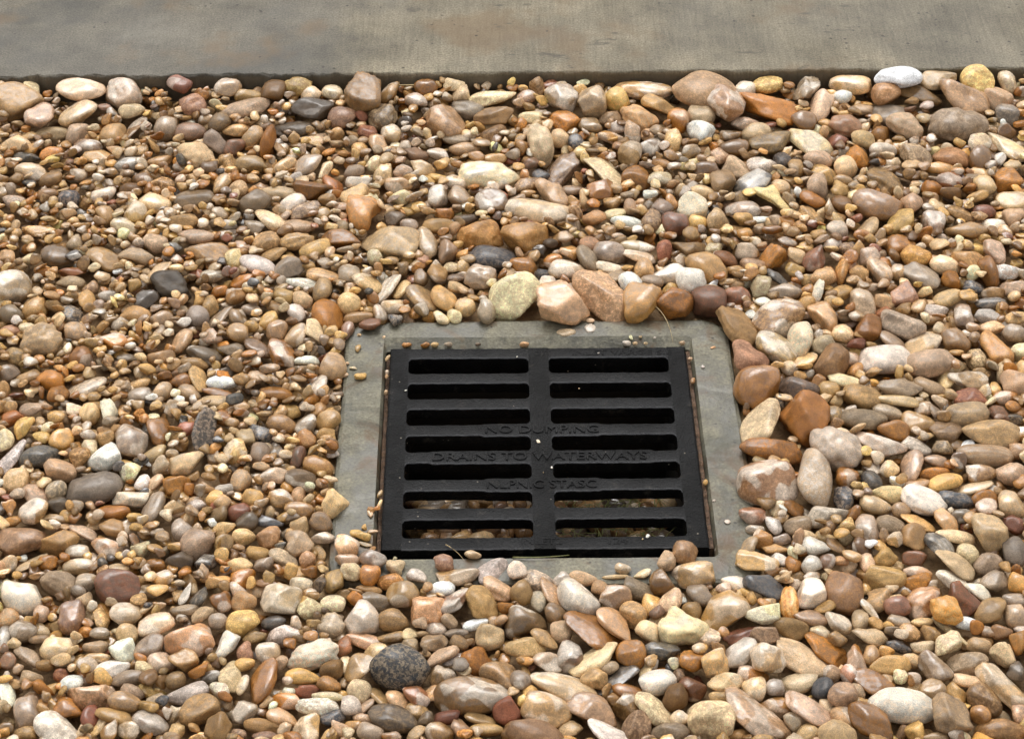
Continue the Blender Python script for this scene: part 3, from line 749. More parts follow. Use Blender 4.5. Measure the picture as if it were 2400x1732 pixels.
327.5 1854.0 4.2 26.5 15.6 9.4 0.761 -0.161 0.144 -0.611 CO w o|white and caramel oval leaning left, off frame's far right corner
385.7 1406.6 11.3 16.4 13.5 10.4 0.083 0.787 -0.606 -0.081 YO m r|pale orange knobbly stone, lower right corner
248.0 1328.9 -1.5 19.3 11.5 6.5 0.983 -0.079 -0.096 0.136 CG s o|pale dotted oval, bottom, right of the grate
579.8 2187.0 3.7 32.1 21.0 6.0 0.117 0.902 -0.401 -0.110 CT w e|long cream and tan stone slanting down, by the slab, far right
106.8 1971.2 2.4 19.5 17.2 11.5 0.014 0.979 -0.199 -0.036 VG w o|dark grey-olive dome with white spot, along the frame's far edge
11.6 1367.0 3.3 18.8 10.2 7.7 1.000 0.000 0.000 0.000 YG p a|pale yellowish grey broad stone, at frame's near edge, right part
-314.5 1615.9 3.9 18.2 13.7 9.5 0.017 0.993 0.104 0.043 C s a|cream loaf-shaped stone, just left of the frame
311.2 1325.1 3.0 18.1 13.0 5.4 0.080 0.960 -0.244 -0.111 BO w a|amber brown slab, lower right corner
-3.8 1291.1 3.8 13.7 12.8 10.5 0.000 0.707 0.707 0.000 R s o|dusty red round stone, bottom, below grate's left half
-317.9 2261.2 9.2 30.6 16.6 8.3 0.050 0.988 0.135 0.055 GP s o|long pinkish grey bar-shaped stone with dark pits, by the slab, left of centre
504.6 2010.9 4.0 25.4 13.5 8.9 0.004 0.999 -0.030 -0.013 VB p o|broad brown smooth stone, by the slab, far right
-33.5 1922.3 5.2 18.7 17.0 12.2 0.029 0.837 0.545 0.035 GM w r|pinkish stone with chalky white top, behind frame's far left corner
202.2 2058.3 4.6 20.0 17.3 13.3 0.000 0.707 0.707 0.000 WC m o|large creamy white round stone, by the slab, right of centre
404.9 1469.9 7.5 20.9 14.6 5.2 0.129 0.921 -0.342 -0.138 CV m a|cream and olive patterned stone, far right, level with grate
-316.6 1395.8 3.2 17.4 12.2 7.8 0.982 -0.059 -0.086 0.158 C w o|cream oval with white back, lower left corner
141.4 2121.4 1.3 22.4 18.4 10.9 0.017 0.750 -0.661 -0.017 BO p t|smooth ochre brown stone shaped like a shark fin, by the slab, just right of middle
-391.8 1403.4 4.3 18.1 11.7 10.0 0.000 0.707 0.707 0.000 RP w a|shiny red-pink block stone, lower left corner
132.7 1266.9 3.4 16.9 10.0 7.5 0.009 0.999 0.036 0.026 VG p o|olive grey stone cut off by the picture bottom, bottom, below grate's right half
425.3 1662.2 4.7 17.4 15.6 8.6 0.003 0.994 -0.109 -0.018 BP p t|pinkish brown triangular stone, far right, level with grate
-19.4 1469.2 -0.4 18.8 13.9 6.7 0.922 -0.120 -0.134 0.344 GW m a|grey-white crusted stone lying on the frame, at frame's near edge, left part
285.4 1961.2 5.0 19.9 15.8 13.5 0.000 0.707 0.707 0.000 BO p a|caramel brown squarish stone, off frame's far right corner
-196.9 1502.6 2.8 16.2 13.9 9.3 0.000 0.707 0.707 0.000 GT p t|grey three-cornered stone, just left of the frame
-183.5 1767.1 3.8 19.5 14.8 11.2 0.091 0.778 -0.616 -0.086 PT p o|large pinkish tan smooth stone by the frame, left, between slab and frame
-48.8 1459.6 2.9 19.9 10.8 7.0 0.992 -0.051 -0.063 0.092 T w a|tan wedge with white upper edge lying on the frame, at frame's near edge, left part
451.7 2254.3 3.9 22.7 19.9 9.4 1.000 0.000 0.000 0.000 GK p o|smooth grey flat stone, by the slab, far right
410.6 2308.1 12.9 26.6 15.6 9.8 1.000 0.000 0.000 0.000 CO w o|cream-topped orange stone, by the slab, right of centre
329.0 1347.1 3.1 18.9 10.0 6.0 1.000 0.000 0.000 0.000 YT s o|ochre flat stone, lower right corner
-167.7 1555.7 4.4 15.4 13.9 11.2 0.000 0.707 0.707 0.000 CY s a|pale cream many-sided stone on the frame's edge, just left of the frame
-399.8 1367.1 3.7 14.8 12.5 9.0 0.026 0.983 0.172 0.060 C w o|smooth cream rounded block, lower left corner
92.9 1429.8 5.3 15.3 12.4 9.2 0.003 0.998 0.050 0.021 BP w a|reddish brown stone with pale corner, at frame's near edge, right part
-105.1 1402.1 3.3 15.1 12.3 9.1 0.009 0.996 -0.079 -0.034 VT b o|olive tan ribbed oval, at frame's near edge, left part
491.9 2287.4 12.3 27.3 17.9 7.8 0.015 0.993 -0.110 -0.033 VB p o|dark brown flat oval stone, by the slab, far right
479.6 1600.6 4.1 15.3 14.6 10.5 0.004 0.987 -0.160 -0.016 GP m o|pink-veined grey round stone, far right, level with grate
373.0 1508.7 3.5 17.6 12.4 10.6 0.000 0.707 0.707 0.000 T m o|tan cracked potato-shaped stone, far right, level with grate
224.8 1381.6 5.4 13.7 13.2 9.9 0.011 0.962 -0.270 -0.029 MP s a|mauve porous rounded stone, bottom, right of the grate
-203.6 1383.5 3.2 15.4 12.4 8.5 0.973 -0.050 -0.085 0.207 BW w a|brown stone with white worn corner, bottom, left of the grate
370.4 1827.2 4.4 17.9 15.1 12.4 0.000 0.707 0.707 0.000 OB m a|amber crystalline cup-shaped stone, far right, near frame's far edge
394.9 2227.9 5.8 20.5 18.7 12.1 0.017 0.938 -0.343 -0.032 PR m r|red-pink craggy stone, by the slab, right of centre
510.6 2160.6 4.0 21.7 17.7 10.8 0.035 0.961 -0.269 -0.056 OP p o|orange dome-shaped stone, by the slab, far right
45.6 2083.5 3.6 23.9 17.2 9.4 0.072 0.799 -0.592 -0.070 PT p t|pinkish tan freckled rounded triangle, by the slab, just right of middle
-21.0 2244.5 7.3 25.5 16.0 9.4 0.028 0.991 0.119 0.044 TB m a|tan broad-backed stone, by the slab, just left of middle
-358.2 2075.2 3.3 24.0 15.8 7.7 0.006 0.998 0.062 0.021 TV p o|broad flat tan stone half buried, by the slab, left of centre
-348.8 1344.9 -0.4 17.0 11.0 7.2 0.989 -0.052 -0.076 0.120 W w o|bright white sloping oval, lower left corner
-227.7 1292.0 3.4 14.2 12.1 8.6 0.000 0.707 0.707 0.000 VG w a|olive-grey stone with flat white top, bottom, left of the grate
-166.1 1296.5 4.5 19.5 8.5 6.2 0.018 0.999 -0.034 -0.028 GW m r|long silver-grey wavy stone, bottom, left of the grate
459.1 1714.2 3.4 17.0 14.2 10.0 1.000 0.000 0.000 0.000 R s o|brick red speckled dome, far right, near frame's far edge
177.0 1344.6 7.6 13.2 12.9 9.7 0.004 0.975 0.221 0.014 CY m a|ivory white tooth-shaped block, bottom, right of the grate
-344.6 1409.3 3.7 15.0 12.1 8.8 0.014 0.994 -0.102 -0.042 CV w o|cream domed pebble with wet white top, lower left corner
-487.2 1625.2 3.3 26.6 13.4 4.9 0.809 -0.182 -0.145 0.540 KW m a|black and white streaked long stone, far left, level with grate
368.5 2261.4 9.1 27.3 17.7 13.1 0.684 -0.394 -0.325 0.521 GP p e|pale pinkish grey upright slab stone, by the slab, right of centre
247.1 1392.6 3.5 16.4 11.7 7.6 0.057 0.982 -0.159 -0.086 TV s o|olive tan smooth oval, bottom, right of the grate
-226.6 2093.0 3.7 22.6 14.5 9.5 0.007 0.998 -0.056 -0.022 BO p a|golden brown wedge-shaped stone, by the slab, left of centre
528.2 1969.7 4.4 18.5 16.5 11.1 0.030 0.918 -0.392 -0.046 GP b a|grey-pink banded blocky stone, far right, near frame's far edge
131.1 1363.5 3.7 16.6 10.2 7.7 1.000 0.000 0.000 0.000 K w o|dark grey stone with a silvery reflection, at frame's near edge, right part
97.8 1296.4 2.2 13.3 11.9 10.1 0.000 0.707 0.707 0.000 BT w a|brown stone with white cap, bottom, below grate's right half
418.0 1889.3 4.1 18.5 15.2 11.9 0.046 0.767 0.638 0.045 RP p a|mauve-red angular stone, far right, near frame's far edge
-19.6 1380.9 4.0 13.1 13.0 9.9 0.000 0.707 0.707 0.000 C s o|large cream dotted round stone, at frame's near edge, left part
-394.5 1621.5 3.7 16.4 13.9 9.4 0.046 0.952 0.293 0.073 W p a|smooth white block-shaped stone, far left, level with grate
468.1 2161.7 4.4 21.6 17.5 10.9 0.061 0.893 -0.441 -0.069 BC m a|two-tone stone, white above and brown below, by the slab, far right
-379.2 1295.9 2.5 15.1 12.0 7.4 0.096 0.934 -0.322 -0.122 BO w a|caramel brown glossy wedge, lower left corner
-305.9 1279.3 3.2 16.4 11.8 5.9 0.107 0.953 -0.252 -0.133 GM w o|grey-brown slanting oval with glint, lower left corner
-443.6 1957.1 3.6 23.5 16.5 7.5 0.095 0.934 -0.329 -0.102 T p o|large smooth tan oval stone, far left, upper half
136.5 1452.0 3.2 14.7 12.4 10.5 0.000 0.707 0.707 0.000 B w a|chestnut brown blocky stone, at frame's near edge, right part
-250.5 1370.3 3.6 16.0 12.1 8.0 0.807 -0.138 -0.131 0.558 W p a|pure white smooth stone, bottom, left of the grate
-435.4 1604.9 4.2 17.0 13.7 8.7 0.072 0.935 -0.335 -0.093 P s o|pale pink bean-shaped stone, far left, level with grate
183.9 1324.3 4.0 15.9 10.0 7.5 0.007 0.999 -0.038 -0.025 C m a|pale cream faceted stone, bottom, right of the grate
566.9 2068.9 3.5 20.8 17.0 8.4 1.000 0.000 0.000 0.000 TC p o|large tan-cream flat stone, by the slab, far right
-361.8 1565.7 3.8 18.2 11.1 7.9 0.008 0.999 -0.043 -0.024 WC m a|cream white bar-shaped stone, far left, level with grate
371.2 1871.0 4.9 21.6 13.1 12.8 0.500 0.500 0.500 0.500 VG w o|olive grey glossy rounded stone, far right, near frame's far edge
496.8 1956.7 3.9 17.9 16.2 11.1 0.030 0.895 -0.444 -0.043 BT b a|brown lumpy stone, far right, near frame's far edge
382.6 1367.9 5.5 13.2 12.6 9.8 0.000 0.707 0.707 0.000 C m a|cream round stone with brown base, lower right corner
-330.0 1299.9 7.0 15.1 10.4 7.6 0.022 0.995 -0.080 -0.049 VT w o|olive tan wet oval, lower left corner
225.2 2245.8 6.6 21.1 16.7 13.6 0.000 0.707 0.707 0.000 CG s o|cream stone with fine grey specks, by the slab, right of centre
-242.2 1938.5 5.0 18.1 16.9 8.7 1.000 0.000 0.000 0.000 G p a|grey flat angular stone, left, between slab and frame
330.5 1521.1 4.0 19.5 11.2 9.1 0.720 -0.094 -0.090 0.682 GP w o|pinkish grey upright egg, far right, level with grate
440.7 1959.7 4.4 17.3 16.2 11.1 0.017 0.909 -0.414 -0.029 OY m r|ochre orange crystalline stone, far right, near frame's far edge
-201.7 2240.7 7.6 19.3 18.0 12.4 0.000 0.707 0.707 0.000 RP s o|rose-red round speckled stone, by the slab, left of centre
-50.9 1425.0 4.8 18.4 11.4 7.7 0.745 -0.168 -0.153 0.627 M p a|dark mauve upright stone, at frame's near edge, left part
-258.4 2223.1 4.3 24.6 16.5 7.5 0.014 0.994 0.107 0.033 D m r|dark grey-brown lumpy flat stone, by the slab, left of centre
223.0 1402.8 9.6 16.7 10.6 7.2 0.993 -0.038 -0.060 0.096 C s a|cream rough loaf, bottom, right of the grate
566.5 2113.2 4.8 20.3 15.7 12.8 0.027 0.733 -0.679 -0.027 BO p a|ochre brown blocky stone, by the slab, far right
328.9 1431.9 1.2 16.9 12.9 5.8 0.877 -0.104 -0.113 0.456 V p t|olive flat triangular stone, lower right corner
-319.2 1370.0 1.6 15.9 12.3 6.9 0.900 -0.121 -0.134 0.397 MG b o|mauve-grey streaked oval, lower left corner
-496.8 1963.7 3.2 19.7 16.6 8.1 0.030 0.944 -0.326 -0.050 VB p o|olive brown flat stone with a chip on it, far left, upper half
462.5 1489.2 4.4 19.1 10.8 9.2 0.000 0.707 0.707 0.000 GK s o|dark grey tall rounded stone, far right, level with grate
282.8 1306.8 8.8 13.8 11.8 8.2 0.916 -0.079 -0.103 0.380 MP p o|pinkish mauve smooth stone, bottom, right of the grate
-72.1 1883.8 4.5 23.1 14.5 8.7 0.151 0.777 -0.596 -0.134 T s o|tan freckled broad oval, behind frame's far left corner
60.3 2234.8 6.4 20.2 17.3 11.0 0.016 0.977 -0.207 -0.037 BO p a|plain ochre brown smooth stone, by the slab, just right of middle
-94.8 1885.8 2.5 23.9 15.9 6.3 0.145 0.847 -0.495 -0.133 VT w o|olive tan glossy large oval, behind frame's far left corner
459.3 1807.5 4.3 16.6 14.7 11.0 0.037 0.802 -0.595 -0.039 VB b o|brown stone with ring markings, far right, near frame's far edge
-427.5 1733.0 3.3 21.3 14.4 6.2 0.948 -0.100 -0.111 0.281 G w e|silver-grey long stone with white tip, far left, upper half
450.6 2287.6 13.6 20.3 17.6 12.9 0.000 0.707 0.707 0.000 OP p o|peach-coloured round stone, by the slab, far right
108.4 1409.2 3.0 14.2 12.1 9.3 0.077 0.806 -0.582 -0.079 VT m o|olive stone with yellow mottling, at frame's near edge, right part
-12.6 1443.2 3.0 17.2 12.6 6.3 0.112 0.935 -0.310 -0.131 TP m o|tan-grey elongated stone, at frame's near edge, left part
30.8 1349.0 2.4 14.2 11.5 8.0 0.049 0.975 -0.201 -0.085 GP w a|pinkish grey translucent chunk, bottom, below grate's right half
581.9 2279.3 12.9 19.4 18.4 12.0 0.010 0.845 -0.535 -0.013 CP m o|cream and red mottled stone, by the slab, far right
-449.3 1544.8 3.9 15.2 13.2 9.2 0.060 0.908 0.407 0.078 T w o|tan round stone with white upper rim, far left, level with grate
353.2 1526.5 2.2 14.5 12.9 9.2 0.025 0.971 -0.230 -0.054 VG s o|olive-grey rounded stone, far right, level with grate
-236.2 1789.7 3.8 22.2 14.0 7.9 0.158 0.782 -0.586 -0.141 BO w a|golden brown glossy double stone, left, between slab and frame
-300.2 2145.5 4.0 21.2 16.1 9.6 0.039 0.972 -0.222 -0.060 VT p e|olive tan wide stone with white end, by the slab, left of centre
429.2 1360.4 4.7 13.4 11.7 10.0 0.000 0.707 0.707 0.000 CP p a|pinkish white cube, lower right corner
139.3 1306.0 6.0 14.3 11.1 8.7 0.760 -0.101 -0.096 0.635 B s o|dark brown gritty stone, bottom, below grate's right half
154.9 1321.1 0.9 12.5 11.8 9.0 0.009 0.981 -0.189 -0.032 BR s o|rust brown granular stone, bottom, right of the grate
356.9 1572.9 4.0 16.2 11.9 8.4 0.012 0.996 -0.079 -0.035 CT s e|tan egg with blunt end, far right, level with grate
433.2 2028.7 4.0 24.0 16.6 7.4 0.121 0.873 0.459 0.114 Y p e|yellow-cream slanting loaf-shaped stone, by the slab, far right
-409.6 1961.9 3.6 20.5 13.1 8.8 0.001 1.000 -0.021 -0.009 GT s o|greyish tan pill-shaped stone, far left, upper half
294.0 2071.6 7.6 26.2 17.1 5.7 0.118 0.837 -0.524 -0.108 CY p t|pale yellow triangular stone, by the slab, right of centre
224.8 1304.2 -3.1 16.0 9.4 6.7 0.032 0.995 -0.073 -0.053 OT w e|tan stone with long white top, bottom, right of the grate
177.1 2265.9 10.2 24.9 17.9 8.7 0.090 0.909 -0.396 -0.093 YT m a|tan ridged stone leaning on the bone-shaped one, by the slab, just right of middle
-474.6 1588.5 4.2 15.4 12.6 10.7 0.000 0.707 0.707 0.000 YC m o|pale yellow round stone with fold lines, far left, level with grate
-320.2 1584.9 4.0 14.1 13.5 10.0 0.016 0.864 -0.502 -0.024 BO p a|russet brown wedge stone, just left of the frame
327.5 1958.0 4.6 23.9 14.1 10.3 0.242 0.736 0.596 0.211 MR m a|mauve-red craggy upright stone, off frame's far right corner
180.7 2026.4 4.7 18.2 15.3 11.8 0.031 0.760 -0.649 -0.031 MR m o|dark reddish brown round stone, by the slab, just right of middle
-285.9 1349.1 4.8 13.6 11.1 8.2 0.009 0.996 -0.078 -0.034 T m a|tan faceted stone, bottom, left of the grate
353.1 2294.8 15.8 32.0 17.3 9.3 0.234 0.769 0.563 0.195 VG w a|glossy olive grey split stone, by the slab, right of centre
114.1 1443.7 2.0 14.8 12.2 6.7 0.025 0.981 -0.185 -0.058 VG s o|olive-grey smooth flat stone, at frame's near edge, right part
-341.4 1365.4 2.8 13.3 11.8 8.6 0.054 0.921 -0.377 -0.079 WC w a|white and cream chunky stone, lower left corner
-268.4 1633.5 3.9 14.6 13.5 9.6 0.025 0.943 -0.330 -0.047 T p a|tan angular flake, just left of the frame
-69.6 1374.6 2.2 13.0 12.5 7.4 0.003 0.985 -0.171 -0.015 GT p t|grey-tan triangular slab, at frame's near edge, left part
240.1 2102.1 4.4 19.3 15.1 12.4 0.021 0.727 -0.686 -0.021 TV s a|tan gritty chunky stone, by the slab, right of centre
-236.3 2145.8 3.8 23.5 16.3 9.1 0.117 0.832 0.531 0.107 GT w e|grey-tan streaked stone with bright white cap, by the slab, left of centre
-80.7 1928.4 3.8 23.5 13.3 11.4 0.500 -0.500 -0.500 0.500 T p t|tan pyramid-shaped upright stone, behind frame's far left corner
-24.1 2283.0 11.5 30.1 12.8 6.8 0.039 0.995 0.082 0.038 C p e|long cream cigar-shaped stone, by the slab, just left of middle
515.1 2309.6 21.2 23.8 17.6 7.8 0.013 0.990 0.133 0.032 C p a|jagged cream slab of stone, by the slab, far right
257.5 2140.3 1.8 19.4 16.3 10.5 0.050 0.900 -0.429 -0.062 PC m a|pale pink notched stone, by the slab, right of centre
136.9 2161.0 5.1 20.3 14.5 13.6 0.000 0.707 0.707 0.000 VT p e|olive tan pear-shaped stone, by the slab, just right of middle
362.1 1317.3 2.4 12.5 11.4 8.5 0.010 0.989 -0.142 -0.036 TV w o|olive tan glossy round stone, lower right corner
-244.3 1334.8 2.3 17.5 10.6 6.3 0.186 0.745 -0.618 -0.169 C s a|cream pitted slanting stone, bottom, left of the grate
168.8 1931.6 3.0 17.9 13.9 9.4 0.004 0.998 -0.064 -0.020 W w a|white chalky stone, along the frame's far edge
259.8 2051.6 3.4 20.1 13.7 9.0 0.006 0.998 0.058 0.021 GP w o|grey-mauve shell-like layered pebble, by the slab, right of centre
-59.2 1335.0 4.4 13.4 11.4 8.0 0.000 0.707 0.707 0.000 VT p t|olive cone-shaped stone, bottom, below grate's left half
-237.2 1992.4 3.1 20.4 13.4 8.4 0.025 0.993 0.110 0.044 VT m r|tan forked stone, left, between slab and frame
142.2 1424.8 3.5 16.7 11.2 7.6 0.760 -0.156 -0.143 0.615 P s o|pink grainy upright oval, at frame's near edge, right part
99.9 2088.2 4.4 19.1 15.2 11.5 0.054 0.776 0.627 0.052 O w a|glossy amber faceted stone, by the slab, just right of middle
-374.9 1495.7 3.5 14.8 11.9 8.1 0.042 0.975 -0.204 -0.074 PO w a|pink and orange glossy wedge, far left, level with grate
-382.0 2265.8 11.6 20.7 16.5 11.9 0.053 0.791 -0.608 -0.052 RP s r|rose-red porous lumpy stone, by the slab, left of centre
423.4 1739.4 -0.5 18.3 13.4 7.5 0.075 0.958 -0.260 -0.093 TG s o|
343.9 1554.4 3.2 16.8 11.7 7.2 0.059 0.979 -0.174 -0.083 CT w e|
291.0 1896.1 4.2 18.8 12.7 8.6 0.006 0.998 0.053 0.022 VG w o|
229.4 2031.8 4.6 19.4 13.7 12.8 0.000 0.707 0.707 0.000 TC m a|
-338.9 1549.7 3.4 21.3 11.3 6.4 0.191 0.736 0.627 0.172 G b o|
-347.2 1662.1 3.5 21.5 12.7 6.4 0.178 0.768 -0.595 -0.158 BO p a|
-211.1 1275.7 2.8 16.8 8.4 5.7 0.045 0.995 -0.069 -0.056 T s o|
-186.9 1611.2 3.4 15.6 11.7 8.4 0.005 0.998 -0.050 -0.022 OT m r|
-203.1 1593.4 3.0 15.9 12.6 6.8 0.018 0.987 -0.151 -0.047 VK s o|
282.1 1285.5 2.6 14.1 11.2 6.8 0.129 0.866 -0.463 -0.136 PT p o|
469.2 1944.8 4.5 17.1 14.7 9.7 0.015 0.984 -0.176 -0.037 CP w o|
-466.6 1744.9 3.7 15.9 13.2 9.1 0.009 0.993 -0.110 -0.032 O p r|
169.7 1436.3 0.8 14.2 12.0 6.8 0.023 0.977 -0.204 -0.055 G p o|
219.9 2210.5 9.3 18.4 16.8 11.0 0.017 0.938 -0.346 -0.032 W p a|
127.1 1910.0 3.9 18.2 13.4 11.4 0.000 0.707 0.707 0.000 W w o|
208.1 1318.4 3.5 12.6 11.0 9.1 0.038 0.752 0.657 0.038 CT w o|
159.2 1484.7 8.8 13.2 12.1 9.8 0.000 0.707 0.707 0.000 OP b a|
-117.5 1362.2 1.8 12.9 11.2 8.2 0.024 0.983 0.173 0.059 TC w o|
-403.8 2065.6 3.6 19.9 14.8 8.8 0.041 0.976 -0.205 -0.062 CT w o|
-161.0 1393.0 3.6 12.7 11.7 8.8 0.035 0.919 -0.388 -0.056 GC w a|
396.3 1931.8 3.9 19.4 13.7 10.5 0.090 0.759 -0.640 -0.083 GT w a|
315.7 1380.8 2.8 17.2 9.6 5.1 0.028 0.995 -0.079 -0.050 C p a|
-307.0 1354.0 -1.6 12.3 11.5 8.6 0.021 0.954 0.297 0.046 PO w a|
248.5 1424.7 3.6 21.5 9.5 6.4 0.230 0.698 0.643 0.215 O b r|
539.1 1902.6 3.5 16.5 14.2 9.6 0.004 0.996 0.087 0.019 GP p a|
426.9 1987.0 1.3 17.8 15.7 7.9 0.004 0.993 0.120 0.018 BO p a|
450.2 2064.2 4.4 19.6 14.0 12.1 0.723 -0.037 -0.036 0.688 MP p a|
-315.8 1790.7 2.2 19.4 13.8 6.8 0.093 0.944 -0.300 -0.106 VK p o|
542.5 2155.7 5.2 20.6 14.0 13.1 0.000 0.707 0.707 0.000 B w e|
-275.9 1946.1 4.4 21.3 13.8 7.0 0.069 0.974 -0.202 -0.081 W p o|
119.5 1386.5 3.2 13.0 11.1 9.4 0.000 0.707 0.707 0.000 C p a|
-53.1 2264.3 5.7 22.2 14.4 8.8 0.018 0.994 -0.098 -0.034 G s r|
-271.4 1988.6 2.9 16.7 14.7 9.9 0.009 0.986 0.161 0.029 T s o|
14.3 1942.7 4.5 16.0 14.8 10.2 0.021 0.917 -0.397 -0.035 BO m a|
395.0 1499.2 4.8 16.2 12.5 5.7 0.093 0.888 -0.438 -0.105 K b o|
-432.6 1387.5 3.3 12.5 11.6 8.5 0.022 0.960 0.274 0.048 VG m o|
-270.1 2034.0 3.5 22.6 15.5 6.6 0.098 0.933 -0.330 -0.103 C p e|
420.7 1563.3 3.1 18.2 9.6 6.5 0.027 0.997 -0.065 -0.040 S p r|
23.4 1454.2 0.8 14.1 11.3 7.6 0.051 0.972 -0.212 -0.084 G m r|
449.3 1406.4 3.9 13.5 10.9 9.3 0.000 0.707 0.707 0.000 GT w o|
155.4 1350.8 4.2 12.0 11.3 8.6 0.033 0.881 0.470 0.047 BO m a|
289.3 2143.7 4.3 19.4 14.8 9.2 0.026 0.983 -0.175 -0.048 GW m a|
-90.8 1981.4 4.0 23.9 13.8 9.5 0.284 0.728 -0.575 -0.242 BC w a|
280.1 1495.2 3.7 13.7 11.6 8.2 0.027 0.981 -0.184 -0.059 W p a|
-304.7 1477.4 5.1 13.5 11.3 8.3 0.003 0.998 -0.056 -0.020 D p o|
-348.3 2198.0 3.0 21.5 14.7 11.1 0.105 0.770 -0.623 -0.095 G p t|
-332.3 1331.7 2.1 15.4 8.6 6.3 0.010 0.999 0.037 0.026 VG b o|
-348.8 2002.0 2.8 21.9 12.3 6.2 0.001 1.000 -0.021 -0.009 GP s o|
-124.1 1427.3 3.2 17.9 9.0 5.6 0.059 0.992 -0.089 -0.065 G m o|
126.6 2276.9 13.2 19.4 15.5 12.4 0.000 0.707 0.707 0.000 Y m r|
8.6 1436.2 5.0 13.7 10.9 9.3 0.000 0.707 0.707 0.000 YV m o|
-553.4 2132.3 3.6 20.0 13.9 8.7 0.015 0.994 -0.101 -0.034 C w e|
386.0 1613.8 3.2 22.5 11.6 4.9 0.199 0.744 0.612 0.178 MP w e|
-261.5 1426.7 3.2 15.2 10.5 7.6 0.000 0.707 0.707 0.000 BO w t|
-61.3 1266.4 5.1 12.2 10.0 7.5 0.013 0.995 -0.092 -0.044 BT w o|
-336.0 1284.5 5.9 18.0 8.6 4.3 0.087 0.987 -0.104 -0.085 T p o|
-178.3 2083.4 3.3 18.7 15.7 7.7 0.015 0.977 0.209 0.036 CY s a|
-379.4 2215.7 4.7 19.1 14.8 9.5 1.000 0.000 0.000 0.000 M p o|
260.0 2183.3 3.7 18.9 14.5 9.4 0.002 0.999 -0.043 -0.012 B w o|
-172.2 1877.9 3.2 16.2 13.3 10.8 0.027 0.737 -0.674 -0.027 YC s o|
436.2 1475.5 3.5 13.6 12.2 7.1 0.036 0.865 0.498 0.047 VG p a|
394.8 1328.0 2.2 16.4 8.6 5.5 0.054 0.993 -0.088 -0.065 CP m r|
-237.1 1724.4 2.8 19.1 11.1 5.7 0.017 0.996 -0.076 -0.037 OB m r|
375.9 1664.7 5.6 16.8 11.5 7.2 0.046 0.985 -0.149 -0.069 BO p a|
314.9 1567.4 3.8 19.7 10.5 7.1 0.729 -0.172 -0.158 0.644 S m a|
459.9 1447.9 4.9 12.9 11.1 9.5 0.000 0.707 0.707 0.000 YO p o|
469.6 2022.5 4.5 17.4 13.7 11.6 0.000 0.707 0.707 0.000 MP w e|
411.9 1512.5 2.2 19.5 8.7 5.3 0.054 0.994 -0.076 -0.053 CP p o|
-582.4 2192.3 3.3 19.6 15.8 7.6 1.000 0.000 0.000 0.000 CT p a|
345.8 2232.0 10.7 18.0 15.8 11.3 0.019 0.774 0.632 0.021 B w a|
336.4 1924.0 3.6 15.6 14.1 10.2 0.029 0.825 0.564 0.034 TP p a|
-471.4 2210.9 4.3 19.9 15.8 9.5 0.000 0.707 0.707 0.000 T p o|
-231.6 2049.5 4.6 18.9 13.3 8.4 0.022 0.991 0.121 0.043 M m a|
414.3 1588.3 3.1 17.5 11.0 6.1 0.980 -0.071 -0.087 0.166 YT s o|
288.2 2215.1 5.1 18.6 15.0 9.5 0.011 0.991 0.132 0.031 C s o|
451.3 1600.8 3.0 15.0 10.8 7.7 1.000 0.000 0.000 0.000 B w a|
265.3 1405.3 1.7 16.4 8.9 5.8 0.051 0.993 -0.091 -0.063 BP w a|
-286.1 2187.7 6.7 27.2 18.9 9.4 0.530 -0.496 -0.471 0.502 O m r|
-181.1 1332.6 2.8 15.9 8.1 5.8 0.030 0.997 -0.057 -0.043 Y p e|
36.3 1436.1 3.4 18.1 11.5 4.0 0.188 0.794 -0.554 -0.169 BP w a|
-504.0 1866.4 3.8 15.4 13.2 10.5 0.000 0.707 0.707 0.000 T m r|
-440.8 1649.9 3.9 13.7 12.2 9.8 0.000 0.707 0.707 0.000 YO w o|
500.4 2110.0 4.2 17.4 14.8 10.6 0.042 0.810 -0.584 -0.044 OR m r|
-396.1 1856.3 3.3 16.5 12.9 8.3 0.035 0.977 -0.201 -0.060 T p o|
-227.2 1675.3 3.1 15.2 11.3 7.9 0.012 0.996 -0.084 -0.035 BT p o|
209.2 1337.8 0.2 14.5 8.8 6.3 0.030 0.995 -0.075 -0.052 BO w o|
536.4 2097.8 4.5 17.8 13.7 11.7 0.000 0.707 0.707 0.000 CY p a|
-180.4 1413.6 4.3 12.2 10.8 8.1 0.003 0.998 -0.064 -0.019 C m a|
-442.1 1781.7 4.1 15.7 12.2 10.2 0.028 0.727 0.686 0.027 O m r|
-409.3 2223.2 5.9 18.1 13.9 13.0 0.000 0.707 0.707 0.000 VG w o|
514.0 1929.8 5.6 23.2 14.4 9.4 0.462 0.582 -0.522 -0.420 BO p o|
-368.8 1846.2 3.7 15.0 13.0 9.0 1.000 0.000 0.000 0.000 TP w o|
-119.6 1268.9 3.5 12.1 9.7 7.1 0.030 0.988 -0.136 -0.067 CG m o|
238.9 1889.2 3.8 14.9 13.5 9.3 0.004 0.994 0.109 0.018 MR m r|
-131.0 1315.9 3.3 11.6 10.5 8.1 0.056 0.850 -0.520 -0.067 C s o|
197.3 2233.0 10.0 19.0 13.7 13.3 0.500 0.500 0.500 0.500 O w o|
523.2 1823.7 4.0 14.3 13.4 9.9 0.000 0.707 0.707 0.000 VG w r|
589.5 2245.2 9.2 18.4 15.2 11.3 0.026 0.757 -0.653 -0.026 KG m a|
438.6 1452.3 2.4 14.2 11.5 5.8 0.063 0.933 0.344 0.088 VG p a|
464.8 1886.0 3.2 18.6 12.3 7.1 0.050 0.983 0.165 0.067 CY p o|
-374.5 1545.1 3.0 16.3 9.1 6.6 0.004 1.000 -0.025 -0.014 O m a|
-229.8 1596.9 3.4 13.1 11.8 8.5 0.003 0.996 -0.083 -0.018 GP w a|
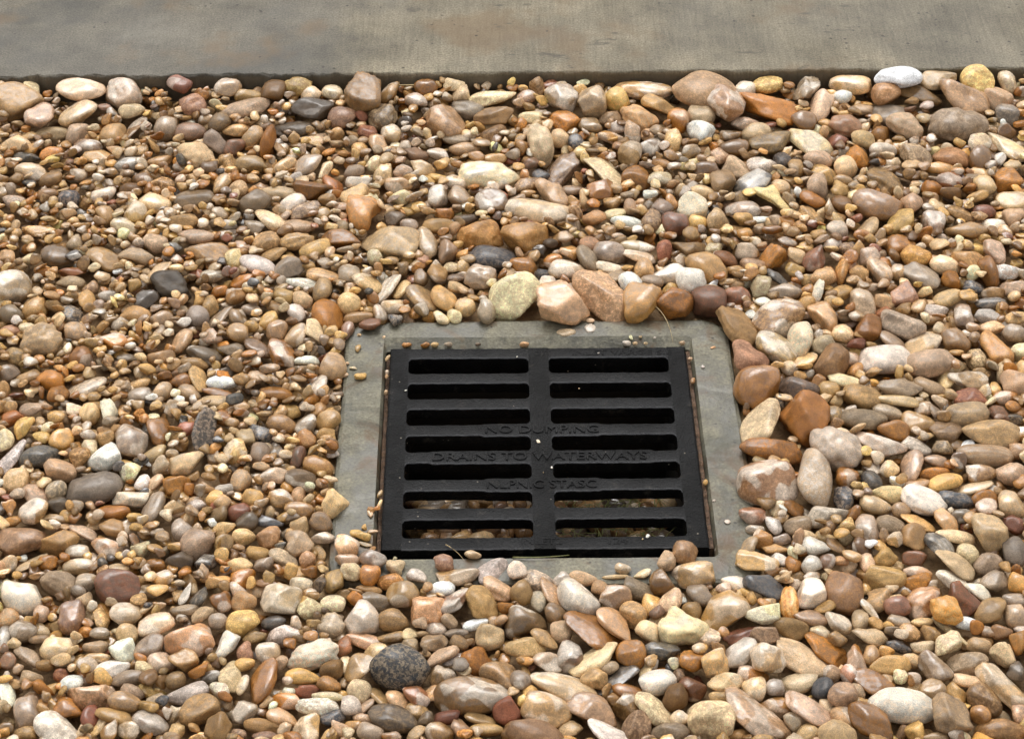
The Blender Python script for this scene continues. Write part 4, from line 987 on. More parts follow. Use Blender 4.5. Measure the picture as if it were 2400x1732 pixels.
-215.2 1976.4 4.2 19.2 13.5 7.2 0.070 0.962 0.250 0.085 YT b o|
-511.7 2210.9 4.3 18.9 14.0 11.7 0.018 0.719 0.694 0.017 GP s o|
-226.6 1510.1 3.7 12.6 11.2 9.3 0.000 0.707 0.707 0.000 OP m a|
343.7 1820.8 4.2 15.7 12.2 10.4 0.000 0.707 0.707 0.000 TC w e|
290.3 1398.6 3.3 14.6 11.1 5.8 0.135 0.878 -0.437 -0.140 C m a|
560.0 2033.7 3.9 15.9 14.2 10.4 0.019 0.772 0.635 0.020 P s a|
321.2 1802.3 4.1 15.1 12.7 9.5 0.058 0.799 0.595 0.059 C s r|
-43.5 1273.2 1.0 12.8 9.2 7.8 0.000 0.707 0.707 0.000 BP w a|
99.2 1317.3 0.9 14.4 9.3 5.4 0.080 0.979 -0.157 -0.103 BO w o|
-153.3 1496.9 7.4 13.3 11.3 7.8 0.078 0.892 -0.435 -0.093 PT w e|
448.5 1567.9 0.2 14.0 10.6 7.6 1.000 0.000 0.000 0.000 BO b a|
-412.3 1807.5 3.5 15.5 12.5 8.2 0.033 0.976 -0.208 -0.059 O w a|
-454.4 1826.5 3.8 16.5 12.5 9.1 0.091 0.791 -0.599 -0.086 GT m r|
-240.6 1424.3 3.5 11.9 10.9 8.1 0.010 0.986 -0.162 -0.035 CO m a|
345.7 1593.1 -1.7 13.7 11.4 9.0 0.062 0.775 -0.627 -0.060 K p o|
18.1 2104.0 5.0 18.3 13.9 8.4 0.038 0.974 0.216 0.060 B m a|
-131.0 1378.7 0.4 16.9 8.7 4.7 0.078 0.988 -0.109 -0.083 BP w e|
399.9 1453.4 3.4 16.0 10.8 5.0 0.101 0.959 -0.237 -0.118 GW w o|
-219.5 1563.9 3.9 12.7 11.6 8.4 0.024 0.954 -0.294 -0.048 T w r|
-194.1 1285.2 2.2 15.0 9.3 4.5 0.097 0.974 -0.169 -0.117 CO w e|
-244.2 1454.6 3.2 13.3 10.5 7.1 0.972 -0.053 -0.085 0.212 O w a|
-202.5 1896.0 4.3 19.7 12.7 10.1 0.561 -0.465 -0.439 0.526 V b o|
384.5 2138.8 4.7 17.6 13.5 11.5 0.000 0.707 0.707 0.000 CT s o|
-305.3 2205.3 3.9 18.1 13.8 11.7 0.000 0.707 0.707 0.000 VT m o|
309.9 2307.4 14.1 20.0 16.2 7.4 0.011 0.986 0.163 0.030 Y m r|
-258.9 1588.2 3.7 14.6 10.7 9.1 0.000 0.707 0.707 0.000 GT m o|
-422.1 2045.0 4.1 15.8 14.1 10.1 0.030 0.813 -0.581 -0.033 Y m a|
-287.1 2293.5 15.5 20.8 15.2 9.3 0.032 0.753 0.657 0.031 B p o|
-127.1 1476.3 6.7 13.1 10.2 7.3 0.016 0.994 -0.098 -0.044 M w o|
-224.4 1821.0 4.5 19.3 12.1 7.5 0.772 -0.153 -0.136 0.602 YG w e|
320.6 1596.8 3.1 13.0 11.7 8.3 0.041 0.927 0.367 0.063 BO w o|
266.0 1907.0 3.3 17.1 12.7 9.0 0.098 0.795 0.592 0.091 C m a|
-161.2 1450.8 4.1 14.9 9.8 7.7 0.737 -0.118 -0.111 0.656 YV b a|
-130.6 2104.6 3.5 15.7 14.5 9.7 0.017 0.935 -0.352 -0.031 TP w o|
-193.1 1304.4 2.3 14.3 7.7 5.8 0.004 1.000 -0.022 -0.016 O w a|
347.6 2100.3 5.3 18.4 12.5 11.7 0.000 0.707 0.707 0.000 GP s o|
-82.1 1309.1 4.8 13.3 9.7 5.7 0.089 0.964 -0.222 -0.119 BR w e|
71.3 1328.2 5.1 12.1 10.2 6.9 0.924 -0.083 -0.109 0.357 T b a|
344.6 1416.9 5.8 12.2 10.1 7.5 0.003 0.998 0.053 0.021 MR p o|
-203.0 1928.5 2.0 20.0 12.0 5.2 0.035 0.990 -0.128 -0.054 T b a|
-61.6 1355.9 5.3 16.9 9.9 3.8 0.926 -0.147 -0.119 0.328 CP p e|
43.6 1389.5 2.4 12.8 10.1 7.3 0.000 0.707 0.707 0.000 CP s o|
476.3 1856.5 3.5 20.3 12.1 7.1 0.770 -0.159 -0.141 0.601 GB w a|
384.1 1708.9 6.7 23.0 8.2 4.6 0.054 0.996 -0.064 -0.042 CY p e|
-416.7 1329.2 3.3 11.0 10.3 7.8 0.022 0.943 -0.330 -0.044 TG s o|
-330.3 1850.8 4.5 15.1 12.5 9.4 0.059 0.798 -0.597 -0.059 GK p o|
-526.8 1856.1 4.2 14.1 13.0 9.5 0.019 0.800 -0.599 -0.021 VK p o|
-245.5 1630.8 3.5 16.2 10.3 8.2 0.000 0.707 0.707 0.000 GM p o|
401.9 2161.5 3.5 19.9 14.1 8.8 0.105 0.818 -0.557 -0.097 BO p a|
267.0 1528.4 3.1 13.1 10.6 7.4 0.030 0.983 0.170 0.062 VG p o|
257.0 1974.7 3.8 14.7 13.7 9.3 0.016 0.945 -0.326 -0.031 T p a|
-181.5 1681.1 3.4 13.3 11.9 8.4 0.026 0.959 0.278 0.051 T p o|
248.6 1266.7 3.3 11.6 9.9 6.9 0.886 -0.094 -0.111 0.441 CY s o|
-70.2 1967.4 5.4 18.1 11.5 11.2 0.500 0.500 0.500 0.500 PB m a|
-387.1 1879.8 4.0 13.6 13.5 9.3 1.000 0.000 0.000 0.000 D w a|
-160.8 1423.1 2.6 12.0 10.0 7.5 1.000 0.000 0.000 0.000 GC s o|
81.1 1956.4 4.8 22.3 12.5 7.2 0.196 0.759 -0.597 -0.171 VG p o|
-497.1 2185.8 4.1 18.3 12.9 8.3 1.000 0.000 0.000 0.000 M w o|
-371.9 1523.2 2.7 14.8 10.9 5.1 0.054 0.969 -0.225 -0.083 T p a|
-323.8 2182.5 5.3 17.6 13.6 11.1 0.024 0.729 -0.684 -0.023 M m a|
-368.1 2031.5 3.0 17.5 13.5 6.7 0.004 0.997 -0.077 -0.020 T s o|
-110.4 1452.8 2.3 13.0 9.5 7.0 0.005 0.999 0.045 0.023 O m o|
547.4 2189.9 5.0 16.4 14.4 10.6 0.000 0.707 0.707 0.000 C s o|
-138.8 1297.6 3.4 11.0 10.0 7.6 0.058 0.858 -0.505 -0.070 GW s o|
405.7 1533.6 6.8 16.4 10.9 5.9 0.164 0.793 -0.568 -0.148 CO w a|
-360.6 1784.3 3.3 14.9 11.2 7.8 1.000 0.000 0.000 0.000 T m o|
-261.4 1799.5 2.9 19.2 12.7 4.8 0.104 0.948 -0.280 -0.112 B p o|
-246.3 1663.4 3.5 15.3 11.5 7.3 0.121 0.828 -0.535 -0.116 S m a|
-208.6 1482.4 2.6 15.7 11.0 4.6 0.119 0.934 -0.308 -0.134 GC p a|
-453.3 1572.1 3.0 16.5 11.6 5.2 0.148 0.849 -0.487 -0.140 GP m a|
-153.9 1911.9 4.6 19.9 13.7 5.2 0.119 0.906 -0.389 -0.119 YC p e|
-237.8 2021.5 2.8 21.3 10.6 5.4 1.000 0.000 0.000 0.000 TG s o|
-448.1 1403.4 3.4 11.4 10.3 8.3 0.025 0.763 -0.645 -0.026 CO m a|
-418.8 1621.7 4.0 13.3 10.8 9.2 0.000 0.707 0.707 0.000 B m a|
-82.0 2020.8 3.2 18.0 11.0 7.4 0.003 0.999 0.031 0.013 T p o|
-258.2 2300.3 17.3 18.4 13.8 8.7 0.005 0.997 -0.074 -0.020 Y m r|
155.5 2029.5 4.0 18.1 11.8 10.5 0.727 -0.135 -0.126 0.661 M p o|
-213.3 1361.3 3.2 11.2 9.7 7.3 1.000 0.000 0.000 0.000 CT w a|
-134.2 1902.4 3.2 28.1 11.9 4.0 0.775 -0.223 -0.178 0.563 W b e|
-396.5 1472.4 2.7 15.5 7.8 5.7 0.005 1.000 0.023 0.015 CV w o|
-392.9 1988.2 3.7 14.7 13.2 8.8 0.015 0.971 -0.236 -0.035 GP s o|
344.1 1787.7 -1.1 13.6 11.9 8.2 0.013 0.985 -0.170 -0.037 GP w o|
-178.7 1531.7 3.3 12.5 10.7 7.4 0.045 0.960 -0.265 -0.075 GT m o|
-308.7 1522.3 3.1 13.7 10.7 7.0 0.117 0.835 -0.524 -0.115 WT w e|
-26.8 1861.1 4.8 18.3 10.9 9.6 0.292 0.679 -0.617 -0.269 VG w o|
-60.9 2079.1 3.7 18.5 13.4 8.2 0.108 0.827 -0.542 -0.100 GT w a|
223.9 2134.8 3.6 16.1 13.4 8.7 0.004 0.996 0.084 0.019 MB b o|
357.5 2128.6 3.0 17.7 13.9 8.3 0.076 0.890 -0.443 -0.081 VY b a|
201.3 1448.2 2.7 13.0 9.5 6.5 0.039 0.987 -0.138 -0.069 WY w e|
380.5 1531.6 3.1 18.3 11.2 2.5 0.115 0.958 -0.231 -0.123 YT b a|
-175.4 1927.8 3.2 14.2 12.6 9.7 0.000 0.707 0.707 0.000 G m r|
445.4 1374.6 3.2 12.8 9.4 7.3 0.757 -0.112 -0.105 0.635 TO p a|
267.4 1318.9 3.3 12.2 9.6 6.0 0.076 0.788 0.606 0.076 S p o|
-102.9 2138.6 3.6 16.1 13.7 9.8 0.042 0.811 -0.581 -0.044 CT m a|
354.2 2155.3 6.2 17.2 12.8 8.2 0.005 0.997 -0.069 -0.020 GP s o|
-296.5 1710.7 2.6 17.0 9.6 5.2 1.000 0.000 0.000 0.000 CT p o|
-54.8 2181.1 3.4 19.0 11.7 7.5 0.008 0.998 0.057 0.022 PT m r|
91.6 2036.0 3.8 14.0 13.9 9.3 1.000 0.000 0.000 0.000 PO p a|
-497.0 1649.4 3.7 16.0 9.6 9.0 0.000 0.707 0.707 0.000 C p o|
-248.0 1530.9 3.8 12.0 10.8 7.7 0.040 0.936 0.345 0.064 VK p o|
38.3 1411.0 2.3 11.6 10.2 7.2 0.073 0.893 -0.435 -0.090 VB p a|
537.5 1936.3 3.2 16.9 10.7 7.2 0.003 0.999 -0.032 -0.013 GW m a|
-244.7 1827.7 4.0 13.9 11.6 9.7 0.000 0.707 0.707 0.000 MT w o|
419.6 1489.2 1.5 11.4 10.5 8.4 0.000 0.707 0.707 0.000 C s o|
-346.7 2234.5 7.2 17.7 14.1 9.4 0.065 0.837 0.540 0.065 V s o|
-400.6 1690.6 3.7 16.5 9.7 9.4 0.500 0.500 0.500 0.500 WC p a|
-156.2 1339.9 4.4 11.2 9.4 7.0 0.012 0.994 0.102 0.042 TB s o|
216.2 2087.6 4.1 14.8 13.7 9.1 0.011 0.963 -0.266 -0.027 CT p o|
162.0 2185.1 3.8 15.5 14.3 9.4 0.017 0.931 0.364 0.031 GM w e|
127.4 2028.9 3.1 18.4 10.6 6.9 0.009 0.998 -0.051 -0.022 W s o|
-480.6 2164.2 3.0 19.5 12.7 6.1 0.002 0.999 -0.038 -0.013 T p o|
-248.6 2068.6 2.5 19.2 13.7 6.7 0.109 0.883 0.443 0.107 WC w e|
-200.7 1549.4 2.9 14.5 8.8 6.2 0.020 0.997 -0.067 -0.039 BT w e|
476.3 1778.9 3.7 16.1 10.5 8.9 0.000 0.707 0.707 0.000 V m r|
29.4 1377.6 5.2 14.6 10.4 3.8 0.138 0.911 -0.358 -0.150 VT p e|
374.0 1695.0 2.9 16.6 10.0 5.7 0.059 0.986 -0.139 -0.072 VG m o|
-128.8 1455.7 8.3 11.9 9.8 8.3 0.000 0.707 0.707 0.000 O w o|
225.8 1541.0 3.0 13.4 9.2 6.7 0.002 1.000 -0.027 -0.014 BR w a|
421.1 1440.0 1.3 14.1 9.9 6.0 0.796 -0.155 0.142 -0.568 WT w o|
-524.4 2012.1 2.6 19.8 10.9 5.3 0.008 0.998 0.053 0.022 T p a|
-325.9 1316.0 2.2 11.5 9.0 6.4 0.033 0.988 -0.138 -0.067 GP s o|
-21.8 1271.3 2.8 15.1 6.7 4.1 1.000 0.000 0.000 0.000 YT m o|
301.1 1353.7 4.0 14.7 8.6 6.0 0.733 -0.168 0.155 -0.641 O w a|
202.2 1385.5 1.4 16.4 9.3 3.1 0.972 -0.108 -0.117 0.172 R m a|
412.7 2198.7 5.2 15.9 14.1 9.4 0.033 0.867 -0.496 -0.040 CY s r|
395.4 2020.3 3.3 20.9 13.0 6.1 0.809 -0.149 -0.132 0.553 CT s e|
-419.3 1689.5 3.9 13.8 10.5 8.9 0.000 0.707 0.707 0.000 CT b o|
-340.3 1386.9 2.4 10.7 9.9 8.0 0.000 0.707 0.707 0.000 YC p o|
-343.3 1492.2 3.5 11.3 10.3 8.3 0.000 0.707 0.707 0.000 C m a|
-285.9 1823.0 3.7 13.0 12.1 8.9 0.018 0.801 -0.598 -0.021 TV w o|
319.5 1728.3 3.8 12.2 11.8 8.6 0.000 0.707 0.707 0.000 YT p o|
124.5 1422.3 2.8 14.8 8.4 6.8 0.720 -0.109 -0.104 0.678 TY w a|
-22.4 2212.7 4.7 18.7 14.1 7.6 0.056 0.808 0.583 0.056 B p o|
382.3 1313.0 3.5 11.1 9.5 6.6 0.092 0.872 -0.469 -0.104 YT p a|
339.4 1270.5 3.1 12.4 8.4 6.6 0.739 -0.126 -0.118 0.651 YT m a|
335.1 1739.8 8.1 17.1 10.3 4.7 0.034 0.991 -0.119 -0.055 C p o|
93.2 2227.8 5.3 15.7 13.6 8.8 0.004 0.994 -0.105 -0.019 V w a|
-203.3 1674.5 3.5 14.9 11.0 6.6 0.833 -0.128 -0.122 0.524 VG w o|
-226.6 1474.2 3.7 11.8 9.7 6.8 0.029 0.984 0.166 0.062 VG w a|
-342.8 2295.7 18.6 17.5 15.3 7.8 0.021 0.820 0.572 0.024 GT w o|
380.9 2200.2 1.6 15.5 13.8 8.9 0.022 0.949 0.311 0.040 R m a|
342.1 1485.1 3.1 11.6 9.9 7.1 0.026 0.979 0.192 0.058 YT p a|
-257.8 1548.2 1.5 11.5 10.5 7.5 0.024 0.962 0.268 0.050 R m o|
467.6 1526.3 2.9 11.0 10.6 8.0 0.000 0.707 0.707 0.000 R m a|
524.2 1791.1 3.5 12.4 12.0 8.3 1.000 0.000 0.000 0.000 C p o|
119.0 2206.1 3.4 18.6 12.2 7.0 0.035 0.987 -0.147 -0.052 OY p a|
-55.4 1285.6 3.9 12.3 8.1 4.7 0.019 0.995 0.081 0.048 R s a|
-264.5 2086.6 5.2 20.9 10.2 5.0 0.004 0.999 -0.031 -0.013 C s o|
-433.8 1576.1 3.9 11.9 10.1 8.6 0.000 0.707 0.707 0.000 G m o|
-358.1 1286.3 2.7 13.0 7.8 6.6 0.000 0.707 0.707 0.000 R p o|
-293.4 1889.6 3.8 13.2 11.9 9.1 0.000 0.707 0.707 0.000 TB m a|
360.3 2013.5 3.8 14.1 12.4 9.5 0.000 0.707 0.707 0.000 WC s o|
-83.9 2077.9 4.8 16.3 11.4 10.6 0.000 0.707 0.707 0.000 G w a|
-267.3 1452.9 2.9 12.2 8.9 6.4 0.018 0.995 0.091 0.046 YT m a|
-454.0 2256.5 9.5 16.1 13.4 8.5 1.000 0.000 0.000 0.000 C s e|
280.9 2296.7 12.6 16.7 13.5 10.1 0.036 0.767 0.640 0.035 WC w o|
394.0 1812.0 3.2 18.1 12.3 4.6 0.137 0.872 -0.452 -0.130 TG b o|
-342.0 1810.4 3.3 17.6 10.7 6.9 0.762 -0.153 -0.137 0.614 TP p o|
-399.8 2294.7 22.8 17.5 15.0 7.8 0.021 0.798 -0.602 -0.023 R p a|
-483.0 1670.2 3.3 16.1 9.9 6.9 0.751 -0.148 -0.134 0.629 TY b a|
-509.1 1785.3 3.3 13.4 11.5 7.6 0.047 0.930 -0.357 -0.067 V p o|
6.8 1322.6 9.6 10.3 9.8 5.9 0.011 0.947 -0.319 -0.027 VG p o|
-246.2 1566.5 3.3 11.2 10.5 7.6 0.012 0.972 -0.231 -0.032 YT m r|
138.0 1983.2 2.3 19.9 9.8 4.8 0.010 0.999 -0.049 -0.023 CV w o|
411.1 1371.3 2.1 11.6 8.6 6.2 0.018 0.995 -0.089 -0.046 CT s r|
368.5 1452.3 2.9 13.2 9.0 4.8 0.025 0.992 0.113 0.054 BO p a|
142.6 1939.3 3.6 15.0 11.1 9.4 0.000 0.707 0.707 0.000 T p o|
319.4 1690.3 1.5 13.1 10.2 8.7 0.000 0.707 0.707 0.000 V m o|
396.1 1642.0 2.8 15.5 10.6 4.9 0.098 0.952 -0.268 -0.112 GW s a|
-294.0 1741.8 2.8 16.0 8.5 5.9 0.004 1.000 -0.026 -0.014 W p o|
-104.0 2302.3 14.5 15.0 14.5 9.3 1.000 0.000 0.000 0.000 BO w o|
419.2 1637.6 4.0 11.4 10.9 8.1 0.000 0.707 0.707 0.000 V m a|
-430.8 2021.4 3.1 17.4 12.2 6.3 0.071 0.960 -0.259 -0.084 C w e|
-473.7 1914.2 3.0 16.2 9.9 6.6 0.008 0.998 -0.051 -0.022 VG p o|
-316.8 2287.4 12.0 18.3 11.7 7.5 1.000 0.000 0.000 0.000 Y s o|
160.7 1413.7 1.8 11.0 9.2 7.8 0.009 0.714 0.700 0.009 YT p o|
-243.2 1889.3 3.0 13.9 11.1 9.3 0.021 0.725 0.688 0.021 YT p a|
-428.2 1555.6 2.9 11.8 9.8 6.9 0.014 0.992 -0.120 -0.040 VK m o|
64.8 1457.7 2.5 13.4 7.9 5.6 0.021 0.997 -0.063 -0.040 CP m o|
507.5 1877.5 2.8 17.8 9.1 5.7 0.028 0.996 0.075 0.038 K b a|
452.2 1426.7 2.8 12.0 8.5 6.1 0.014 0.997 -0.071 -0.037 G w o|
352.9 1388.6 1.0 10.7 9.0 6.7 0.003 0.998 -0.055 -0.020 T m o|
-62.8 1442.4 2.7 11.6 8.6 6.4 1.000 0.000 0.000 0.000 W w o|
333.4 2043.0 3.0 17.3 12.7 6.3 0.079 0.830 -0.547 -0.078 T p a|
273.7 1470.3 6.2 10.4 10.0 7.6 0.000 0.707 0.707 0.000 GW w o|
188.9 2194.9 4.7 17.2 12.2 10.8 0.500 0.500 0.500 0.500 YC m r|
310.1 1401.6 3.4 14.1 7.9 6.5 0.717 -0.095 -0.091 0.684 CV p o|
-352.3 1726.8 3.6 13.1 10.2 8.6 0.033 0.730 0.682 0.032 CT p o|
238.2 1281.4 2.1 10.0 8.6 7.2 0.039 0.745 0.665 0.039 G w a|
55.7 2204.8 3.3 15.4 12.5 10.1 0.000 0.707 0.707 0.000 CT s o|
396.3 1282.7 9.1 9.8 8.9 7.2 0.030 0.760 -0.649 -0.031 OT w o|
-500.6 2074.5 3.9 14.7 12.0 9.7 0.000 0.707 0.707 0.000 S m r|
-542.9 2215.3 3.5 20.5 11.1 5.2 0.003 0.999 0.034 0.013 C s o|
494.2 2139.1 3.1 18.4 10.7 6.5 0.022 0.995 -0.088 -0.036 YO w o|
-373.6 1719.9 3.2 12.6 10.3 7.2 0.004 0.998 0.064 0.020 VG w o|
438.8 1341.1 2.0 10.2 9.2 6.9 0.061 0.853 -0.514 -0.071 GK b a|
-464.1 1860.0 2.8 15.9 11.9 5.5 0.085 0.859 -0.498 -0.088 K m a|
-206.0 1823.6 6.7 18.7 10.6 5.5 0.762 -0.157 0.140 -0.612 C p t|
441.4 1753.3 -3.0 18.2 10.0 5.8 0.749 -0.176 -0.157 0.619 CY p a|
276.6 2236.8 5.1 17.3 11.5 7.3 0.002 0.999 0.037 0.013 GP p o|
-204.9 2109.9 -0.0 18.3 12.6 6.7 0.122 0.840 -0.517 -0.111 OR b a|
-408.1 2153.3 3.3 15.7 12.1 7.6 0.018 0.988 0.150 0.040 T m a|
-323.7 1724.8 3.1 12.7 10.5 7.0 0.031 0.977 -0.203 -0.059 GT b o|
-280.0 1476.9 3.1 11.5 9.0 6.5 0.015 0.994 0.101 0.043 K w a|
373.4 2065.0 2.2 14.4 12.4 8.4 0.046 0.864 -0.498 -0.054 B p o|
371.5 2093.5 3.6 16.0 12.8 7.2 0.040 0.796 -0.603 -0.041 Y p t|
-249.2 1511.9 2.9 11.6 9.1 6.6 0.004 0.998 -0.050 -0.022 YC s o|
599.6 2309.1 17.2 20.2 13.0 10.2 0.438 0.616 -0.529 -0.385 C w e|
371.0 1466.9 -0.6 13.7 7.5 5.3 0.025 0.997 -0.063 -0.040 PO w o|
390.1 1962.3 3.6 13.8 11.5 9.1 0.024 0.742 -0.670 -0.024 BO m a|
-142.9 2210.5 4.6 15.2 12.5 9.9 0.000 0.707 0.707 0.000 CT w o|
-266.8 1503.8 2.7 11.3 9.5 7.7 0.049 0.757 0.650 0.048 TV p o|
-511.0 1757.9 3.5 11.9 11.0 8.2 0.018 0.787 -0.616 -0.020 GM m a|
-455.5 1721.3 3.4 13.2 10.2 8.0 0.076 0.768 0.632 0.072 BO p a|
-152.3 1284.0 2.8 11.6 8.0 5.1 0.979 -0.070 -0.100 0.162 S p o|
48.5 1271.1 2.6 11.0 8.7 4.4 0.956 -0.063 -0.100 0.268 TC p a|
-157.5 1323.8 2.9 11.1 7.9 5.8 0.013 0.997 -0.065 -0.038 TO s a|
-111.5 2167.2 3.4 15.0 12.2 7.9 0.004 0.996 -0.081 -0.020 PR p a|
370.0 1482.7 2.8 12.1 8.5 6.0 0.021 0.995 0.091 0.046 BR p a|
-478.1 1699.9 2.4 13.1 10.4 5.6 1.000 0.000 0.000 0.000 GP p a|
137.5 1962.5 4.8 20.3 10.2 3.8 0.049 0.990 -0.118 -0.057 CP p o|
-65.3 2107.7 3.8 14.2 12.4 8.1 0.015 0.978 -0.205 -0.036 T w o|
535.8 2022.0 3.3 13.8 12.0 7.9 0.015 0.979 0.201 0.037 WC w e|
433.6 2179.1 3.2 16.4 11.6 7.2 0.014 0.994 -0.105 -0.033 WG s o|
-433.1 2093.0 3.4 14.2 12.4 8.0 0.015 0.976 -0.213 -0.036 B p o|
-422.9 1358.7 2.2 16.2 8.2 2.8 0.135 0.907 -0.388 -0.095 VG p a|
169.2 2112.0 6.4 14.1 12.4 8.1 0.004 0.994 -0.103 -0.019 C s o|
-319.8 1873.7 3.1 17.0 10.3 8.2 0.258 0.718 -0.605 -0.228 VT p e|
-263.6 2144.2 3.4 15.7 13.1 7.2 0.030 0.806 0.591 0.033 T w t|
-248.8 1473.3 3.1 10.5 9.5 6.9 0.023 0.970 0.236 0.052 CT p a|
475.0 2096.1 3.6 13.6 12.6 8.6 0.019 0.865 -0.500 -0.026 O p a|
105.8 1945.9 2.0 17.9 9.6 4.7 0.012 0.998 -0.060 -0.027 WC p a|
233.9 1960.7 2.4 15.8 11.5 6.2 0.076 0.950 -0.289 -0.090 BR p o|
-289.6 1795.5 2.6 14.4 10.3 5.3 0.011 0.995 0.095 0.033 VG p a|
-318.0 1747.9 3.1 21.7 10.7 3.0 0.233 0.743 -0.593 -0.204 T p e|
-384.6 1428.1 2.8 10.4 9.0 7.7 0.000 0.707 0.707 0.000 GT p a|
226.4 1320.1 2.6 9.7 8.6 7.3 0.000 0.707 0.707 0.000 GW w o|
142.0 2210.6 6.3 18.3 12.3 9.9 0.500 0.500 0.500 0.500 GP m r|
141.3 1474.8 7.3 11.1 9.0 7.7 0.000 0.707 0.707 0.000 CP s a|
232.7 1508.8 3.3 10.5 9.5 7.7 0.000 0.707 0.707 0.000 OT m o|
-1.3 1268.3 4.0 10.4 8.0 6.8 0.000 0.707 0.707 0.000 B p o|
-303.0 1955.3 4.8 14.7 10.3 9.7 0.000 0.707 0.707 0.000 YC b o|
442.7 1582.5 2.4 18.0 8.7 2.5 0.986 -0.073 -0.077 0.126 CV w o|
-98.3 1305.6 2.8 11.3 8.8 5.0 0.135 0.872 -0.449 -0.143 TP w o|
-380.6 1327.0 1.2 10.8 8.4 5.6 0.976 -0.055 -0.089 0.191 W p o|
500.5 1855.5 2.9 15.3 9.1 6.2 0.003 0.999 0.029 0.013 W s a|
339.5 2073.8 4.0 16.3 12.2 6.6 0.073 0.939 -0.325 -0.085 O p o|
-347.3 1630.2 2.8 13.3 9.2 5.9 0.045 0.986 0.147 0.069 CY p e|
-563.1 2070.4 3.2 14.6 11.7 7.4 0.017 0.987 -0.155 -0.039 G m o|
409.7 1619.5 2.9 12.8 8.8 6.2 0.006 0.999 -0.048 -0.022 MP w e|
-217.1 2291.2 12.6 14.6 13.5 9.2 0.010 0.776 -0.630 -0.011 C w o|
433.0 1388.1 2.8 9.9 9.0 6.7 1.000 0.000 0.000 0.000 MB p o|
-146.8 1369.3 2.9 11.5 8.4 6.4 0.761 -0.123 -0.114 0.627 BR m a|
-126.9 2133.1 3.6 13.8 12.6 8.7 0.024 0.839 -0.542 -0.030 GP p e|
373.8 1929.7 4.1 13.8 10.6 9.0 0.000 0.707 0.707 0.000 T s r|
-157.1 2187.5 3.9 15.3 11.7 9.8 0.014 0.718 0.696 0.014 CO w a|
-80.9 1294.8 -0.2 10.4 7.7 5.8 0.005 0.999 0.040 0.024 VT b a|
-322.8 1270.1 3.4 9.9 8.0 6.0 0.009 0.997 -0.073 -0.035 TC w a|
-332.3 2105.6 3.4 17.6 11.5 7.6 0.123 0.780 0.604 0.111 T w e|
-234.6 1491.6 2.6 11.6 9.3 5.1 0.027 0.981 -0.184 -0.059 T p a|
-191.2 1448.9 2.8 11.3 8.2 6.0 0.012 0.997 -0.071 -0.037 WC p o|
-145.9 1461.8 6.2 10.6 9.3 6.8 0.067 0.867 -0.488 -0.079 C s o|
-385.6 1450.6 3.1 9.9 9.3 6.9 1.000 0.000 0.000 0.000 TV p o|
-200.4 1652.1 3.2 10.9 10.3 7.4 0.013 0.951 -0.307 -0.030 OT m a|
-401.0 1490.6 2.9 11.8 8.2 5.9 0.006 0.999 0.045 0.023 VG w o|
-444.4 2149.5 3.0 16.9 10.6 6.5 0.019 0.995 0.092 0.035 K w o|
-463.6 2086.1 3.1 16.1 12.0 6.5 0.073 0.937 0.332 0.085 WT w e|
-175.2 2111.2 3.1 15.3 10.7 7.0 0.002 0.999 -0.036 -0.013 W s a|
-383.9 1934.2 2.8 19.2 12.0 4.0 0.830 -0.155 -0.137 0.518 CT p a|
352.8 1897.1 2.7 14.6 11.3 5.4 0.033 0.972 0.224 0.058 TY p a|
168.3 2056.9 3.5 12.7 12.3 8.3 0.007 0.927 -0.374 -0.015 GM p o|
312.9 2156.9 -0.0 13.3 12.8 8.6 0.009 0.868 0.497 0.014 K p a|
-227.6 1915.9 2.6 18.1 9.6 4.2 0.032 0.994 -0.098 -0.046 GW b o|
-366.5 1603.8 3.2 10.6 10.1 7.5 0.017 0.842 -0.538 -0.023 C m o|
261.6 1948.2 1.2 14.3 10.0 6.8 0.002 0.999 -0.034 -0.013 BP s o|
286.2 1922.5 2.9 16.4 11.5 5.7 0.126 0.856 -0.487 -0.118 K p a|
-288.7 1918.9 2.9 15.2 10.3 6.0 0.048 0.982 0.168 0.066 O w a|
-126.4 1873.0 3.1 13.0 10.2 7.0 0.004 0.998 -0.063 -0.020 CT p o|
-398.3 2103.8 3.3 14.8 12.0 7.3 0.055 0.929 -0.360 -0.070 B m a|
-409.6 1267.5 2.9 10.3 7.4 5.6 1.000 0.000 0.000 0.000 T p o|
-206.0 1262.3 3.6 13.1 5.7 4.4 1.000 0.000 0.000 0.000 M s o|
529.6 2049.7 2.7 13.8 11.3 7.4 0.004 0.997 0.080 0.020 R m o|
-148.2 2124.6 3.8 14.3 11.5 9.3 0.019 0.730 0.683 0.019 TC w a|
370.3 1384.7 3.7 9.6 8.9 7.1 0.011 0.737 -0.676 -0.012 BT b a|
-329.5 2151.5 3.8 14.3 11.6 9.3 0.010 0.720 -0.694 -0.010 T m a|
493.6 1633.6 4.2 10.4 10.3 7.4 0.000 0.707 0.707 0.000 BP p o|
-350.1 2136.5 5.9 13.4 12.3 8.8 0.000 0.707 0.707 0.000 B m a|
-454.5 2040.0 3.5 14.2 11.3 8.4 0.060 0.787 -0.612 -0.058 T p e|
291.6 1336.5 3.6 10.7 8.1 6.4 0.758 -0.102 -0.096 0.637 MR w o|
-290.8 1329.4 2.2 9.2 8.7 6.5 0.010 0.980 0.195 0.032 VT p o|
405.6 1602.8 2.3 16.3 6.6 4.5 0.020 0.999 0.039 0.025 BO p a|
-325.8 1773.1 3.6 15.8 7.7 5.3 0.005 1.000 -0.026 -0.014 T s o|
356.7 1931.4 4.4 19.9 11.3 7.5 0.537 -0.481 -0.463 0.515 OT b a|
-195.5 1737.5 3.6 18.6 9.7 4.5 0.214 0.747 0.601 0.188 G w e|
